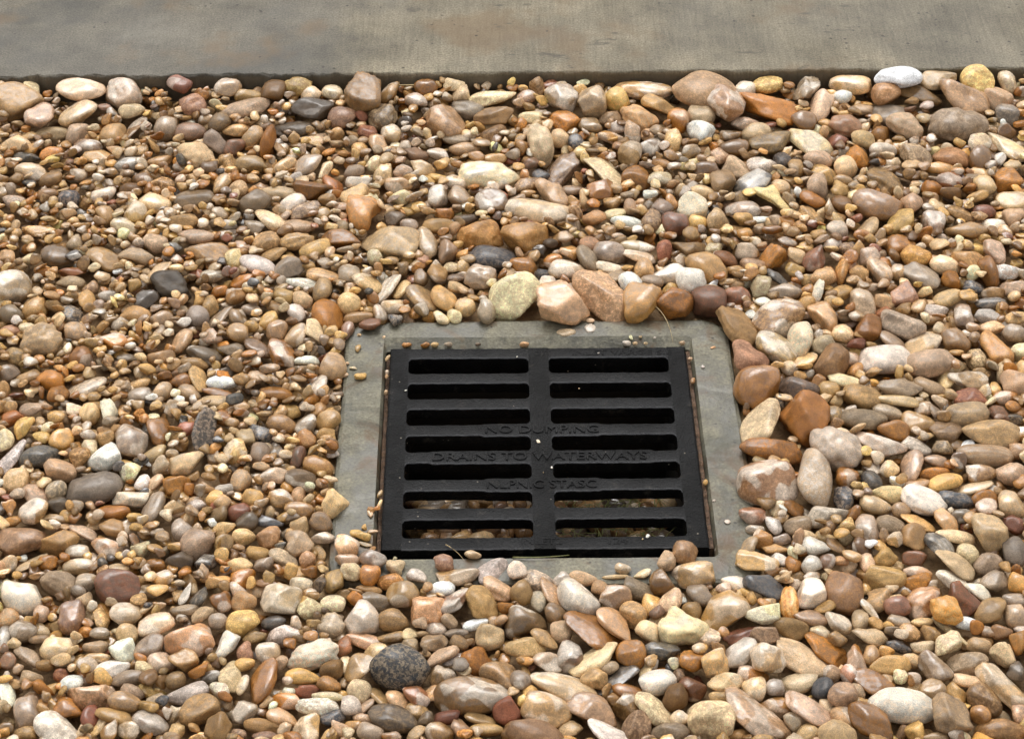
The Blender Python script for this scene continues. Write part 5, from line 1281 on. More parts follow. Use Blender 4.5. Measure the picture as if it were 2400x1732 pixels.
-287.7 1852.3 3.1 16.4 10.3 6.1 0.152 0.778 -0.594 -0.136 VT w o|
-62.5 1473.7 5.9 10.4 8.8 6.4 0.008 0.995 -0.089 -0.033 RP m r|
-161.3 1853.8 2.6 17.0 8.1 5.0 0.033 0.996 0.071 0.039 T p e|
-432.8 1312.0 2.5 14.9 8.2 2.3 0.210 0.751 -0.597 -0.188 WC w e|
-177.3 1317.3 1.7 12.0 6.8 4.7 0.036 0.995 -0.073 -0.053 R p a|
501.1 1834.1 2.8 14.6 9.1 5.8 0.028 0.993 0.101 0.045 TP p a|
-338.8 1267.1 7.7 10.8 8.0 5.6 0.781 -0.143 -0.133 0.594 TB w a|
85.7 1991.0 -1.1 12.7 11.4 7.7 0.030 0.924 -0.379 -0.046 M s o|
350.5 1355.9 0.9 9.8 8.5 6.1 0.041 0.965 -0.247 -0.075 CT p a|
-104.8 1469.9 5.2 10.1 9.6 5.7 0.015 0.869 -0.493 -0.023 C s t|
360.4 1369.2 2.9 10.8 7.6 5.6 0.005 0.999 -0.042 -0.023 CG m a|
-366.1 1368.9 2.6 11.3 7.2 5.4 1.000 0.000 0.000 0.000 GT p o|
386.8 1586.8 1.8 14.6 8.9 4.2 0.974 -0.087 -0.098 0.182 BT w a|
505.0 2046.6 3.1 16.8 12.1 4.6 0.062 0.950 -0.297 -0.078 T p o|
493.5 1717.6 3.2 14.3 8.0 5.5 0.010 0.999 0.045 0.023 BO w o|
23.8 1424.6 2.9 11.8 7.8 6.6 0.000 0.707 0.707 0.000 WC p e|
298.9 1779.2 2.2 17.3 10.4 2.6 0.971 -0.081 -0.093 0.207 CY b o|
4.5 1462.8 6.4 9.6 9.2 7.1 0.000 0.707 0.707 0.000 WC p a|
433.7 2211.8 3.1 14.2 11.8 9.2 0.000 0.707 0.707 0.000 BO p o|
-536.5 2170.0 3.3 14.2 12.1 7.6 0.033 0.943 0.327 0.051 O p o|
-494.8 1686.0 3.2 11.8 9.6 6.5 0.031 0.977 0.201 0.059 OR p a|
-114.3 2274.4 12.0 14.8 12.6 7.9 0.034 0.937 -0.345 -0.050 GP w e|
165.9 1971.6 4.0 16.2 10.1 8.7 0.607 -0.417 -0.386 0.556 R s o|
-334.1 1743.1 3.1 11.9 10.1 6.8 0.047 0.943 0.322 0.070 BO m a|
-219.5 1763.6 2.7 13.9 8.4 5.8 0.008 0.999 0.046 0.023 TV p a|
-106.1 1382.9 2.0 15.0 6.2 3.2 0.997 -0.034 -0.043 0.057 VT b o|
191.1 1265.9 2.9 10.5 6.9 5.1 0.017 0.997 -0.060 -0.041 T m o|
-260.3 1967.6 3.2 16.7 11.4 4.0 0.067 0.961 0.257 0.084 VT p o|
38.0 1909.0 3.6 13.0 10.2 8.3 0.043 0.742 0.668 0.041 W m o|
45.1 1455.1 2.2 10.0 8.7 7.0 0.044 0.762 -0.645 -0.045 GW w o|
-50.0 1869.5 3.4 11.8 10.5 7.2 0.003 0.996 -0.090 -0.019 CY m o|
318.7 1415.2 4.5 19.6 6.3 3.3 0.191 0.804 -0.547 -0.137 CT w e|
-440.5 1350.4 3.0 9.0 8.7 6.6 0.015 0.854 -0.520 -0.022 M p a|
-110.9 1308.1 1.4 16.5 7.6 1.6 0.177 0.910 -0.358 -0.114 VT p a|
-26.8 1284.6 1.9 14.2 6.7 2.3 0.076 0.988 -0.104 -0.084 TV p o|
-198.9 1526.9 3.1 9.7 9.4 7.1 0.000 0.707 0.707 0.000 YC p a|
142.0 1284.3 2.6 8.5 8.4 6.4 1.000 0.000 0.000 0.000 GC p o|
-250.8 1313.1 4.0 9.4 8.2 6.4 0.067 0.798 -0.594 -0.069 G p a|
206.2 2028.0 4.2 12.6 11.2 8.5 0.000 0.707 0.707 0.000 Y p o|
-311.4 2094.7 3.6 13.1 11.4 8.6 0.000 0.707 0.707 0.000 TC p o|
295.9 1316.2 1.3 10.1 7.8 6.5 0.737 -0.062 -0.060 0.670 GP p o|
-491.5 1750.4 2.7 13.9 9.7 5.3 0.071 0.968 0.224 0.088 T m o|
-448.1 1377.8 3.7 15.9 6.1 5.9 0.500 0.500 0.500 0.500 GK w o|
445.3 1864.4 2.3 16.3 8.6 4.4 0.003 0.999 -0.029 -0.013 GW s o|
355.6 1262.8 3.2 12.2 5.8 4.4 1.000 0.000 0.000 0.000 TG p o|
-476.2 1936.7 2.4 15.7 9.4 4.8 1.000 0.000 0.000 0.000 OR m a|
22.1 2244.9 6.3 14.7 11.4 7.4 0.002 0.999 -0.046 -0.012 C p a|
-563.5 2161.8 2.9 16.9 9.6 6.0 0.009 0.998 0.055 0.022 K p a|
-446.2 2225.8 4.2 23.8 12.8 3.8 0.792 -0.180 -0.153 0.563 B p e|
-207.9 1624.9 3.3 15.0 8.0 7.0 0.667 -0.296 -0.279 0.624 M b o|
-146.5 2295.5 12.9 20.8 12.1 7.6 0.769 -0.248 -0.204 0.552 T w e|
-50.9 2035.3 3.0 14.4 10.2 6.5 0.021 0.992 0.120 0.043 VK m e|
11.2 2179.3 4.6 15.2 11.1 9.8 0.500 0.500 0.500 0.500 B p e|
314.6 1360.6 1.1 11.4 7.5 6.1 0.730 -0.100 -0.095 0.670 T b o|
-322.7 1927.5 2.8 14.2 9.1 6.1 0.007 0.998 0.052 0.022 G w e|
-150.9 1478.4 4.8 12.1 7.3 5.2 0.020 0.997 -0.064 -0.039 P w o|
494.2 1905.2 3.0 11.7 10.8 7.3 0.004 0.992 -0.122 -0.018 S m o|
-293.6 1416.0 1.7 13.5 6.7 3.6 0.023 0.997 0.062 0.041 VG p o|
-222.8 1883.5 3.9 12.7 10.5 6.8 0.068 0.897 -0.430 -0.080 CP s o|
-68.5 1317.1 -0.8 10.2 8.2 5.2 0.864 -0.124 -0.131 0.471 PT m a|
-423.1 2114.4 3.3 12.9 11.6 7.6 0.010 0.979 0.200 0.028 B m o|
-425.7 1476.8 3.1 10.2 8.3 6.1 1.000 0.000 0.000 0.000 BO m a|
30.0 2301.4 13.6 17.0 12.2 9.5 0.500 0.500 0.500 0.500 B b a|
363.9 1607.9 3.1 10.0 9.6 6.9 0.014 0.940 0.340 0.029 CY w o|
-261.3 1401.1 2.7 9.1 8.5 6.3 1.000 0.000 0.000 0.000 G p o|
-365.0 1404.6 2.5 13.3 8.7 3.2 0.182 0.803 -0.543 -0.165 T m a|
-212.0 1400.0 2.3 11.4 7.2 4.9 0.993 -0.038 -0.060 0.095 K p o|
-551.3 1960.5 3.3 11.6 11.2 7.8 0.000 0.707 0.707 0.000 TP p o|
-327.3 1473.9 2.6 11.7 7.1 5.2 1.000 0.000 0.000 0.000 BO p a|
-312.1 1899.7 3.3 11.8 10.4 7.9 0.025 0.768 0.639 0.026 O m a|
116.2 2248.6 6.1 15.9 11.9 5.5 0.012 0.991 0.129 0.032 TG p a|
-287.7 2019.3 3.3 13.2 10.5 6.8 0.023 0.983 -0.178 -0.047 G b o|
265.5 1551.1 3.3 12.9 9.3 4.4 0.146 0.853 -0.481 -0.140 BO p a|
-399.1 1519.6 2.2 16.8 8.4 2.3 0.135 0.951 -0.262 -0.098 GP p a|
404.4 1397.8 3.3 10.9 7.3 5.1 0.024 0.995 -0.084 -0.048 W m o|
-226.8 1858.6 3.0 14.0 10.1 6.3 0.123 0.817 -0.552 -0.113 WM w e|
-22.0 2160.4 2.7 16.9 9.0 5.7 0.011 0.998 0.052 0.022 T p o|
-282.4 1268.0 2.8 10.1 7.0 6.0 0.000 0.707 0.707 0.000 YC p a|
-157.6 1310.2 2.9 14.3 5.3 3.4 0.055 0.996 -0.053 -0.046 C p o|
287.2 1379.9 2.5 8.9 8.4 6.3 0.010 0.980 -0.198 -0.032 VT m a|
-170.8 2211.8 5.0 13.2 11.8 8.4 0.019 0.779 -0.626 -0.021 R s a|
-233.7 1365.1 2.1 11.3 7.3 5.3 0.000 0.707 0.707 0.000 RP s t|
-181.3 1659.3 3.1 10.1 9.6 7.0 0.015 0.917 0.397 0.028 YT m a|
-61.0 2288.7 12.6 15.2 11.6 8.5 0.061 0.779 0.621 0.058 C p a|
-307.4 1854.9 2.5 19.9 10.1 2.8 0.167 0.841 0.498 0.129 VG w o|
-269.1 1523.9 2.6 11.7 7.9 5.1 0.047 0.987 0.135 0.071 YC p a|
389.9 1387.4 1.8 25.2 3.3 2.7 0.897 0.000 0.000 -0.443 C p e|
-451.0 1881.1 3.3 17.4 9.6 6.1 0.238 0.738 -0.596 -0.207 T p e|
258.0 1474.5 2.7 11.2 7.8 6.6 0.000 0.707 0.707 0.000 BO p o|
-241.8 2289.0 12.9 12.9 12.7 8.1 1.000 0.000 0.000 0.000 CP p o|
-130.6 2036.7 2.6 12.5 11.8 6.3 0.000 0.707 0.707 0.000 VG p a|
-317.4 1455.1 2.8 9.8 8.4 5.9 0.043 0.961 0.263 0.074 YO w o|
-479.6 1988.2 3.7 14.7 9.4 8.6 0.670 -0.310 -0.286 0.611 C p e|
340.4 1371.1 2.4 11.8 7.2 4.1 0.076 0.982 -0.143 -0.093 S m a|
-227.2 1380.4 3.2 10.8 7.2 4.3 1.000 0.000 0.000 0.000 VT p a|
-277.6 1409.7 2.9 11.3 8.4 4.3 0.935 -0.110 -0.130 0.311 CP s r|
513.2 1894.4 3.4 13.1 8.9 6.1 1.000 0.000 0.000 0.000 T p o|
-529.2 2117.2 3.0 14.4 10.8 6.3 0.041 0.974 0.216 0.061 T s o|
-49.5 1387.6 2.6 10.9 7.7 4.0 0.988 -0.035 -0.068 0.138 GK p a|
-327.3 2220.8 3.7 15.9 9.7 6.1 0.008 0.998 0.058 0.022 T p e|
-80.8 1266.2 3.3 10.4 7.4 4.2 0.966 -0.093 -0.123 0.210 GT p a|
-270.1 1338.3 6.4 10.9 8.1 4.1 0.939 -0.111 -0.133 0.296 O m a|
271.4 1302.0 -1.2 10.6 8.0 4.0 0.143 0.875 -0.438 -0.150 CG s o|
111.0 1927.9 -0.3 13.8 10.7 4.9 0.069 0.897 0.430 0.080 GT p a|
395.1 1878.9 3.2 11.9 9.7 6.5 0.015 0.989 -0.143 -0.040 PT s a|
179.5 1309.8 2.3 11.3 6.0 4.4 0.012 0.999 -0.036 -0.027 YC s o|
63.6 1970.7 2.6 11.2 10.8 7.5 0.008 0.904 -0.427 -0.014 YO w o|
-280.9 1432.6 2.5 12.7 8.4 3.7 0.177 0.802 0.548 0.161 K p e|
422.9 1541.8 2.8 10.3 8.1 5.9 1.000 0.000 0.000 0.000 VK w o|
219.3 1497.4 5.3 12.0 8.3 5.1 0.786 -0.156 -0.142 0.581 GT p o|
245.4 1529.1 2.8 12.8 8.0 5.2 0.756 -0.165 0.149 -0.616 W p o|
367.2 1549.6 2.8 9.7 8.7 6.2 0.011 0.987 0.154 0.037 PT p o|
-126.7 2079.9 4.1 11.9 11.2 7.5 0.012 0.940 0.341 0.025 C p a|
-275.2 1542.5 3.8 9.8 8.4 7.1 0.000 0.707 0.707 0.000 TV p a|
277.0 1337.8 1.8 8.3 8.1 6.2 0.013 0.908 -0.417 -0.025 MP s o|
79.0 1445.2 0.9 9.0 8.3 6.1 0.022 0.960 -0.274 -0.048 PT s o|
243.6 1496.7 2.0 13.6 6.3 3.6 0.004 1.000 0.023 0.015 T p a|
272.7 1512.5 3.4 11.9 6.9 4.8 0.022 0.997 -0.065 -0.040 C s r|
306.2 2100.4 2.9 11.5 11.4 7.6 0.000 0.707 0.707 0.000 C p o|
430.8 1287.5 3.0 10.6 6.6 5.6 0.000 0.707 0.707 0.000 BP w o|
241.2 2165.9 3.1 13.0 11.1 7.6 0.046 0.840 -0.538 -0.050 P s a|
325.8 1475.9 2.8 11.9 7.2 6.1 0.000 0.707 0.707 0.000 GP p o|
150.4 1916.0 3.0 12.6 8.9 6.1 0.002 0.999 -0.034 -0.013 GM s o|
-67.5 1393.0 0.4 9.4 7.4 5.5 0.004 0.999 0.046 0.022 BO w o|
-187.8 1480.6 3.7 9.6 8.0 6.8 0.000 0.707 0.707 0.000 OP m o|
391.1 1860.9 3.2 11.3 9.6 6.5 0.014 0.986 0.160 0.038 BR m a|
-408.7 1839.2 3.2 11.1 9.4 6.4 0.004 0.997 -0.075 -0.019 GT p a|
-74.2 1282.8 3.4 9.1 7.4 5.0 0.960 -0.069 -0.106 0.251 VK p a|
-255.1 1847.5 2.8 13.5 9.5 6.0 0.127 0.808 0.564 0.116 Y p o|
16.1 2280.7 12.3 13.5 11.7 7.4 0.034 0.926 0.373 0.049 MP w e|
-176.3 1512.9 2.4 11.6 6.7 4.8 0.009 0.999 0.040 0.025 YO w a|
418.2 1934.1 3.1 13.1 9.1 7.7 0.725 -0.041 -0.040 0.686 T w o|
-280.2 1566.8 3.0 10.1 8.3 6.7 0.055 0.759 0.646 0.054 YT p e|
-523.1 1827.9 2.8 12.0 9.1 5.8 0.037 0.979 0.190 0.062 RP b o|
-54.9 1905.1 2.5 14.7 8.7 4.7 0.060 0.984 -0.151 -0.071 C s e|
-226.4 1532.8 1.7 12.8 6.4 4.3 0.030 0.997 -0.062 -0.041 S w a|
-32.5 1397.9 2.3 12.1 6.5 3.8 0.988 -0.072 -0.081 0.112 W w o|
-148.4 1837.8 4.5 12.3 9.4 4.8 0.010 0.994 0.106 0.032 BR p a|
289.3 1477.3 2.9 9.0 8.2 6.6 0.000 0.707 0.707 0.000 M p o|
411.8 1700.7 2.8 10.9 8.5 5.8 0.017 0.992 0.115 0.042 CO w a|
-461.3 1653.9 2.6 10.1 9.5 5.2 1.000 0.000 0.000 0.000 Y p a|
-429.3 1537.0 2.4 13.8 5.7 4.1 0.007 1.000 0.023 0.015 TV p a|
280.8 1417.2 3.1 11.1 7.7 4.0 0.961 -0.096 -0.118 0.232 T s a|
-236.3 2201.2 2.4 16.4 9.6 4.5 0.007 0.998 -0.058 -0.021 P p a|
-65.7 2199.1 4.8 16.4 9.5 4.5 0.003 0.999 0.035 0.013 VG p o|
297.8 1300.4 2.1 9.5 6.8 4.7 0.042 0.989 -0.124 -0.073 TY b a|
-69.9 2304.7 17.3 13.6 12.6 5.9 1.000 0.000 0.000 0.000 C s o|
-461.9 1476.3 3.0 8.9 8.2 6.5 0.000 0.707 0.707 0.000 C m a|
71.5 2095.4 2.3 15.2 9.3 4.6 0.002 0.999 0.034 0.013 GT s o|
-296.2 1726.9 2.1 16.9 7.1 3.2 0.075 0.990 -0.098 -0.063 BO p o|
-378.0 1740.6 2.5 13.0 7.8 4.8 0.042 0.991 0.112 0.057 T p e|
-210.2 1778.4 2.5 13.2 7.2 5.0 0.004 1.000 -0.027 -0.014 W p o|
-114.6 2022.3 2.9 11.0 10.5 7.4 0.000 0.707 0.707 0.000 G p o|
327.4 2138.1 4.0 14.2 9.3 9.0 0.500 0.500 0.500 0.500 TV p o|
305.6 1939.0 3.0 11.2 10.0 6.7 0.029 0.940 0.336 0.049 TY p a|
-84.7 2170.2 2.8 14.3 10.2 5.8 0.044 0.977 -0.201 -0.063 WT w e|
-86.4 1458.1 2.7 9.3 7.9 5.6 0.043 0.964 -0.252 -0.076 GW w o|
-139.2 1858.7 3.0 15.6 8.7 5.6 0.201 0.745 -0.611 -0.178 TB w o|
113.5 2066.3 3.2 11.3 10.4 7.0 1.000 0.000 0.000 0.000 T p a|
-46.1 1373.3 2.8 8.7 7.5 5.4 0.041 0.967 -0.241 -0.076 VT p a|
-440.5 1479.0 1.7 16.9 7.3 1.7 0.159 0.925 0.331 0.096 C p e|
-397.6 1654.8 3.0 9.4 8.8 6.7 0.000 0.707 0.707 0.000 T s o|
-420.5 1411.0 3.0 9.7 7.2 6.1 0.000 0.707 0.707 0.000 GP p o|
420.5 2267.8 4.2 15.4 10.2 4.8 1.000 0.000 0.000 0.000 GT p o|
-298.4 1555.4 2.7 9.3 8.1 5.8 0.012 0.990 0.136 0.038 GW m a|
257.2 2212.0 3.1 14.5 9.1 5.8 0.008 0.998 0.058 0.022 BT w o|
44.7 1955.6 3.0 11.3 9.8 6.6 0.047 0.903 0.422 0.061 O w o|
-526.3 2085.4 2.9 12.0 9.8 6.5 1.000 0.000 0.000 0.000 B p o|
-259.2 1751.4 2.5 10.8 9.1 4.9 0.001 0.999 -0.049 -0.011 GP p o|
477.5 2058.9 3.3 11.6 9.8 7.7 0.000 0.707 0.707 0.000 C m o|
-158.3 2148.6 3.4 12.6 9.9 7.9 0.035 0.744 0.667 0.034 C m o|
324.9 1896.7 4.2 19.5 10.3 4.9 0.686 -0.363 -0.310 0.549 WP p o|
397.2 2283.9 12.3 12.5 11.2 7.6 0.025 0.836 0.547 0.030 W p o|
343.9 1402.4 2.4 11.1 6.6 3.4 0.034 0.993 -0.099 -0.059 VT w o|
-88.7 1371.0 3.1 7.9 7.7 5.8 0.013 0.930 0.366 0.026 C p a|
75.7 2195.0 3.7 12.5 10.3 7.8 0.034 0.766 -0.642 -0.034 S p o|
-232.2 1347.9 3.3 8.8 7.2 5.0 0.974 -0.049 -0.085 0.205 YT s o|
-122.2 1848.8 2.9 11.5 9.0 6.3 0.091 0.822 -0.555 -0.088 S m a|
-176.6 2179.7 3.2 12.3 10.5 7.1 0.047 0.850 -0.522 -0.052 TY p o|
-349.8 1276.0 2.4 13.5 6.4 2.0 0.769 -0.212 -0.177 0.577 YC p a|
-182.4 2134.3 2.8 12.9 9.4 6.0 0.014 0.994 0.104 0.033 G s o|
114.9 2046.3 2.4 13.9 9.6 4.3 0.028 0.986 0.154 0.050 C s o|
-125.4 1286.6 1.6 10.4 5.7 3.4 0.008 0.999 -0.037 -0.026 P m o|
-129.5 1442.1 2.2 12.3 5.5 3.7 0.038 0.997 -0.058 -0.043 T s o|
-117.9 1904.2 2.6 15.9 9.6 3.5 0.804 -0.166 -0.146 0.552 YC p o|
-410.4 1640.0 2.6 10.8 8.4 5.1 0.111 0.862 -0.481 -0.112 C p a|
-320.0 1343.2 3.3 8.9 6.7 4.7 0.037 0.988 -0.133 -0.070 C s o|
-55.4 1401.2 2.6 8.4 7.4 5.4 0.054 0.923 -0.373 -0.079 CP b o|
-429.7 1891.3 2.7 11.3 8.3 5.7 0.002 0.999 -0.035 -0.013 GW p o|
-354.1 1589.6 2.5 11.5 7.7 4.9 0.780 -0.152 -0.137 0.591 GW p o|
497.5 1683.0 2.7 9.7 8.0 5.6 1.000 0.000 0.000 0.000 D p o|
-340.8 1589.4 2.7 11.5 7.7 4.9 0.780 -0.152 -0.138 0.591 CP p o|
209.1 1254.7 9.2 9.8 5.2 4.0 1.000 0.000 0.000 0.000 VT p o|
299.0 1499.9 2.3 11.5 8.2 3.0 0.138 0.899 -0.390 -0.143 T b a|
272.9 1390.0 1.2 9.4 6.8 4.3 0.064 0.977 -0.181 -0.094 C w a|
-260.8 1334.2 2.2 9.2 6.4 4.4 0.989 -0.044 -0.073 0.123 GK w o|
-364.2 1385.9 3.0 9.4 6.2 4.6 1.000 0.000 0.000 0.000 VG w o|
-216.0 2133.2 3.5 17.5 9.7 6.2 0.718 -0.313 -0.264 0.563 C w e|
-230.3 1265.8 2.6 7.5 6.8 5.2 1.000 0.000 0.000 0.000 M m o|
-524.3 1960.0 2.9 12.2 8.1 5.4 0.007 0.998 0.056 0.022 C p o|
-98.0 1919.5 5.0 13.0 7.8 7.3 0.000 0.707 0.707 0.000 MT p o|
-203.0 1570.9 2.7 11.0 6.9 5.9 0.000 0.707 0.707 0.000 TP p o|
79.6 2172.9 3.2 11.0 10.4 7.2 0.000 0.707 0.707 0.000 YC p o|
-149.1 1956.5 6.9 11.0 8.8 7.5 0.000 0.707 0.707 0.000 C m o|
-362.7 1357.6 1.9 11.9 5.0 3.0 1.000 0.000 0.000 0.000 YT b o|
-75.3 2048.8 2.9 11.0 9.2 6.2 1.000 0.000 0.000 0.000 O p o|
85.1 1341.2 5.5 8.3 6.7 4.9 0.029 0.987 0.147 0.064 VG p o|
-275.3 1868.7 2.3 11.6 8.6 4.4 0.011 0.994 -0.103 -0.033 G p e|
132.7 2059.8 3.6 13.0 8.8 7.8 0.500 0.500 0.500 0.500 P p o|
-101.3 1262.9 4.4 8.6 5.8 4.4 0.006 0.999 -0.038 -0.025 BO w o|
250.5 1509.9 1.6 9.5 6.6 4.8 1.000 0.000 0.000 0.000 G w a|
-84.7 2120.2 2.3 13.4 7.9 5.2 1.000 0.000 0.000 0.000 Y p e|
-51.4 1355.3 1.4 10.3 6.5 3.3 0.973 -0.093 -0.113 0.177 GW w o|
115.3 1338.7 2.1 13.2 6.4 1.8 0.777 -0.210 -0.175 0.568 C p e|
-171.6 1829.0 3.1 13.3 7.4 6.4 0.683 -0.284 -0.262 0.620 PR w e|
-469.4 1533.7 2.3 10.2 6.2 4.4 0.008 0.999 0.043 0.024 TO p o|
-451.5 1906.0 2.9 10.1 8.8 6.6 0.036 0.788 -0.614 -0.037 M p a|
275.2 2036.3 2.2 17.2 6.2 3.0 0.007 0.999 0.028 0.014 W p o|
-145.6 1349.8 -0.1 10.7 5.3 4.5 0.000 0.707 0.707 0.000 C p o|
220.9 1979.0 2.5 10.4 8.4 5.7 1.000 0.000 0.000 0.000 C m o|
33.4 2125.4 3.1 11.0 10.3 5.1 0.005 0.977 0.212 0.017 S p o|
-391.0 1336.9 1.7 7.2 6.8 5.1 1.000 0.000 0.000 0.000 R p o|
-232.4 1323.3 2.8 11.3 5.8 3.2 0.203 0.722 0.635 0.186 C p o|
-294.9 1437.7 2.2 13.5 6.2 2.0 0.219 0.722 0.626 0.199 W p e|
-427.0 1273.1 2.4 7.1 6.3 4.8 1.000 0.000 0.000 0.000 VB w o|
246.0 1483.7 0.5 9.0 7.0 4.1 0.100 0.924 -0.348 -0.119 W w e|
-416.8 1379.0 2.3 10.3 4.7 3.5 1.000 0.000 0.000 0.000 GT p o|
-134.4 1277.5 2.1 8.3 5.4 3.9 0.996 -0.026 -0.051 0.075 YO w o|
-60.0 1922.5 3.1 11.4 7.7 4.0 0.002 0.999 -0.035 -0.013 M s o|
-138.7 1266.8 2.6 6.6 6.5 4.9 1.000 0.000 0.000 0.000 C s a|
-65.5 1944.6 1.6 10.9 8.1 4.2 1.000 0.000 0.000 0.000 C p o|
336.0 1332.1 3.7 7.1 6.3 5.3 0.000 0.707 0.707 0.000 P m r|
-201.4 1350.6 2.6 7.4 6.4 4.9 0.813 -0.080 -0.082 0.571 CP p o|
364.7 1400.8 1.9 10.4 4.9 2.9 0.004 1.000 0.023 0.015 CY p o|
-575.6 2290.5 18.3 20.3 9.7 2.6 0.150 0.839 -0.510 -0.114 C p e|
328.1 1364.5 2.2 7.8 5.8 4.3 0.005 0.999 -0.044 -0.023 YO p a|
-117.7 1941.0 3.3 11.5 7.5 6.6 0.500 0.500 0.500 0.500 V p a|
169.7 1904.4 3.3 9.0 8.1 5.6 1.000 0.000 0.000 0.000 Y b o|
-74.4 1852.9 2.5 10.9 8.0 4.4 0.119 0.857 -0.488 -0.115 C p o|
33.2 1928.6 3.1 9.0 8.2 6.1 0.000 0.707 0.707 0.000 S p o|
-114.3 2197.2 2.7 10.5 8.6 5.6 1.000 0.000 0.000 0.000 MK p a|
-60.2 1855.3 2.9 9.8 7.7 5.3 0.091 0.822 -0.555 -0.088 C p o|
226.8 1522.7 1.9 9.2 5.5 4.0 0.003 1.000 -0.025 -0.014 G w o|
241.9 1940.9 1.7 10.4 8.0 3.9 0.016 0.988 -0.145 -0.039 T p o|
-378.9 1389.9 1.8 7.7 5.7 4.2 0.005 0.999 0.044 0.023 O p o|
144.4 1335.7 1.5 8.3 5.3 4.5 0.000 0.707 0.707 0.000 M p o|
-395.3 1783.3 2.2 10.9 5.6 3.9 1.000 0.000 0.000 0.000 VK p o|
101.4 1468.8 4.0 7.7 5.9 4.3 0.010 0.996 -0.077 -0.035 C w o|
-124.9 1300.3 1.9 9.7 5.8 1.9 0.896 -0.166 -0.135 0.389 GP p o|
-96.6 1955.3 3.0 9.4 7.0 6.0 0.000 0.707 0.707 0.000 RP p o|
144.1 1356.5 -2.3 9.6 4.4 3.7 0.000 0.707 0.707 0.000 BO p o|
119.0 1462.8 1.9 9.0 5.5 2.4 0.971 -0.098 -0.112 0.186 C m a|
347.9 1333.4 2.2 6.8 4.9 3.7 0.005 0.999 -0.042 -0.023 O w o|
-137.8 1512.9 3.7 7.1 5.5 4.1 1.000 0.000 0.000 0.000 Y p a|
-36.0 1488.4 3.1 8.0 4.5 3.3 1.000 0.000 0.000 0.000 C p o|
94.2 1459.9 1.5 12.4 2.5 1.7 0.032 0.999 0.021 0.017 C p o|"""
catalog = []
for ln in DATA.strip().split("\n"):
    a, lab = ln.split("|"); a = a.split()
    f_ = [float(x) for x in a[:10]]
    catalog.append((np.array(f_[:3]) / 1000, np.array(f_[3:6]) / 1000, qrot(*f_[6:10]), a[10], a[11], a[12], lab))
PGROUP = "larger pebbles lying in the gravel bed"
stuff_items = []
for i, (c, ax, rot, code, tex, shp, lab) in enumerate(catalog):
    g = np.random.default_rng(1000 + i)
    if lab:
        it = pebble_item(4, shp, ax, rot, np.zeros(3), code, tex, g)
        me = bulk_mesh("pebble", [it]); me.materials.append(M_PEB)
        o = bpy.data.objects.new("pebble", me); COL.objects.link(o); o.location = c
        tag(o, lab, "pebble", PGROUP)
    else:
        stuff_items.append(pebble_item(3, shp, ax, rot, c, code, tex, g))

# ------------------------------------------------------------------ the finer gravel between them, dropped grain by grain onto a height field
RES = 0.002
X0, X1, Y0, Y1 = -1.10, 1.10, 0.86, 2.36
NX, NY = int((X1 - X0) / RES), int((Y1 - Y0) / RES)
gx = X0 + (np.arange(NX) + .5) * RES; gy = Y0 + (np.arange(NY) + .5) * RES
GXX, GYY = np.meshgrid(gx, gy)
Hf = np.full((NY, NX), Z_SOIL, np.float32)
lx = (GXX - GX) * CP + (GYY - GY) * SP_; ly = -(GXX - GX) * SP_ + (GYY - GY) * CP
blocked = ((np.abs(lx) < .199) & (ly > -.199) & (ly < .2005)) | (GYY > slab_y(GXX) - 0.001)
cat_top = np.full((NY, NX), -1.0, np.float32)
def patch(cx, cy, hx, hy):
    i0 = max(int((cx - hx - X0) / RES), 0); i1 = min(int((cx + hx - X0) / RES) + 1, NX)
    j0 = max(int((cy - hy - Y0) / RES), 0); j1 = min(int((cy + hy - Y0) / RES) + 1, NY)
    return slice(j0, j1), slice(i0, i1)
for c, ax, rot, *_ in catalog:
    S = rot @ np.diag(ax ** 2) @ rot.T
    S2 = np.linalg.inv(S[:2, :2]); hx, hy = math.sqrt(S[0, 0]), math.sqrt(S[1, 1]); hz = math.sqrt(S[2, 2])
    sj, si = patch(c[0], c[1], hx, hy)
    dx, dy = GXX[sj, si] - c[0], GYY[sj, si] - c[1]
    q = dx * dx * S2[0, 0] + 2 * dx * dy * S2[0, 1] + dy * dy * S2[1, 1]
    t = np.where(q < 0.92, c[2] + hz * np.sqrt(np.clip(1 - q, 0, 1)) * .8, -1.0)
    cat_top[sj, si] = np.maximum(cat_top[sj, si], t)
cat_mask = cat_top > -0.5

CODES = ["T", "C", "CT", "B", "BT", "TV", "V", "VG", "G", "GT", "GP", "PT", "O", "BO", "OT", "Y", "YT", "W", "CG", "CY", "K", "D", "R", "M", "MB", "S", "TB", "TY", "YO"]
WTS = np.array([13, 9, 11, 6, 6, 5, 2, 2, 2, 5, 2, 4, 4, 7, 5, 4, 8, 2.5, 2, 4, 1.2, 2, 1.2, 2, 3, .6, 7, 6, 3]); WTS = WTS / WTS.sum()
TEX = np.array(list("pswmb")); TEXW = np.array([.42, .16, .24, .12, .06])
SHP = np.array(list("oeatr")); SHPW = np.array([.18, .12, .54, .11, .05])
fill = []
def local_scale(x, y):
    s = 1.04 + 0.20 * x
    s *= 1.0 - 0.06 * math.exp(-((x + .33) / .22) ** 2 - ((y - 1.80) / .22) ** 2)
    return max(s, .8)
Hsel = np.where(cat_mask | blocked, 1.0, Hf).astype(np.float32)
mx_ = int(.02 / RES)
outer = (np.abs(GXX) > .535 + .20 * (GYY - 1.25)) | (GYY < 1.17)
Hsel[outer] = 1
Hsel[:mx_] = 1; Hsel[-4:] = 1; Hsel[:, :mx_] = 1; Hsel[:, -mx_:] = 1
HselF = Hsel.ravel()
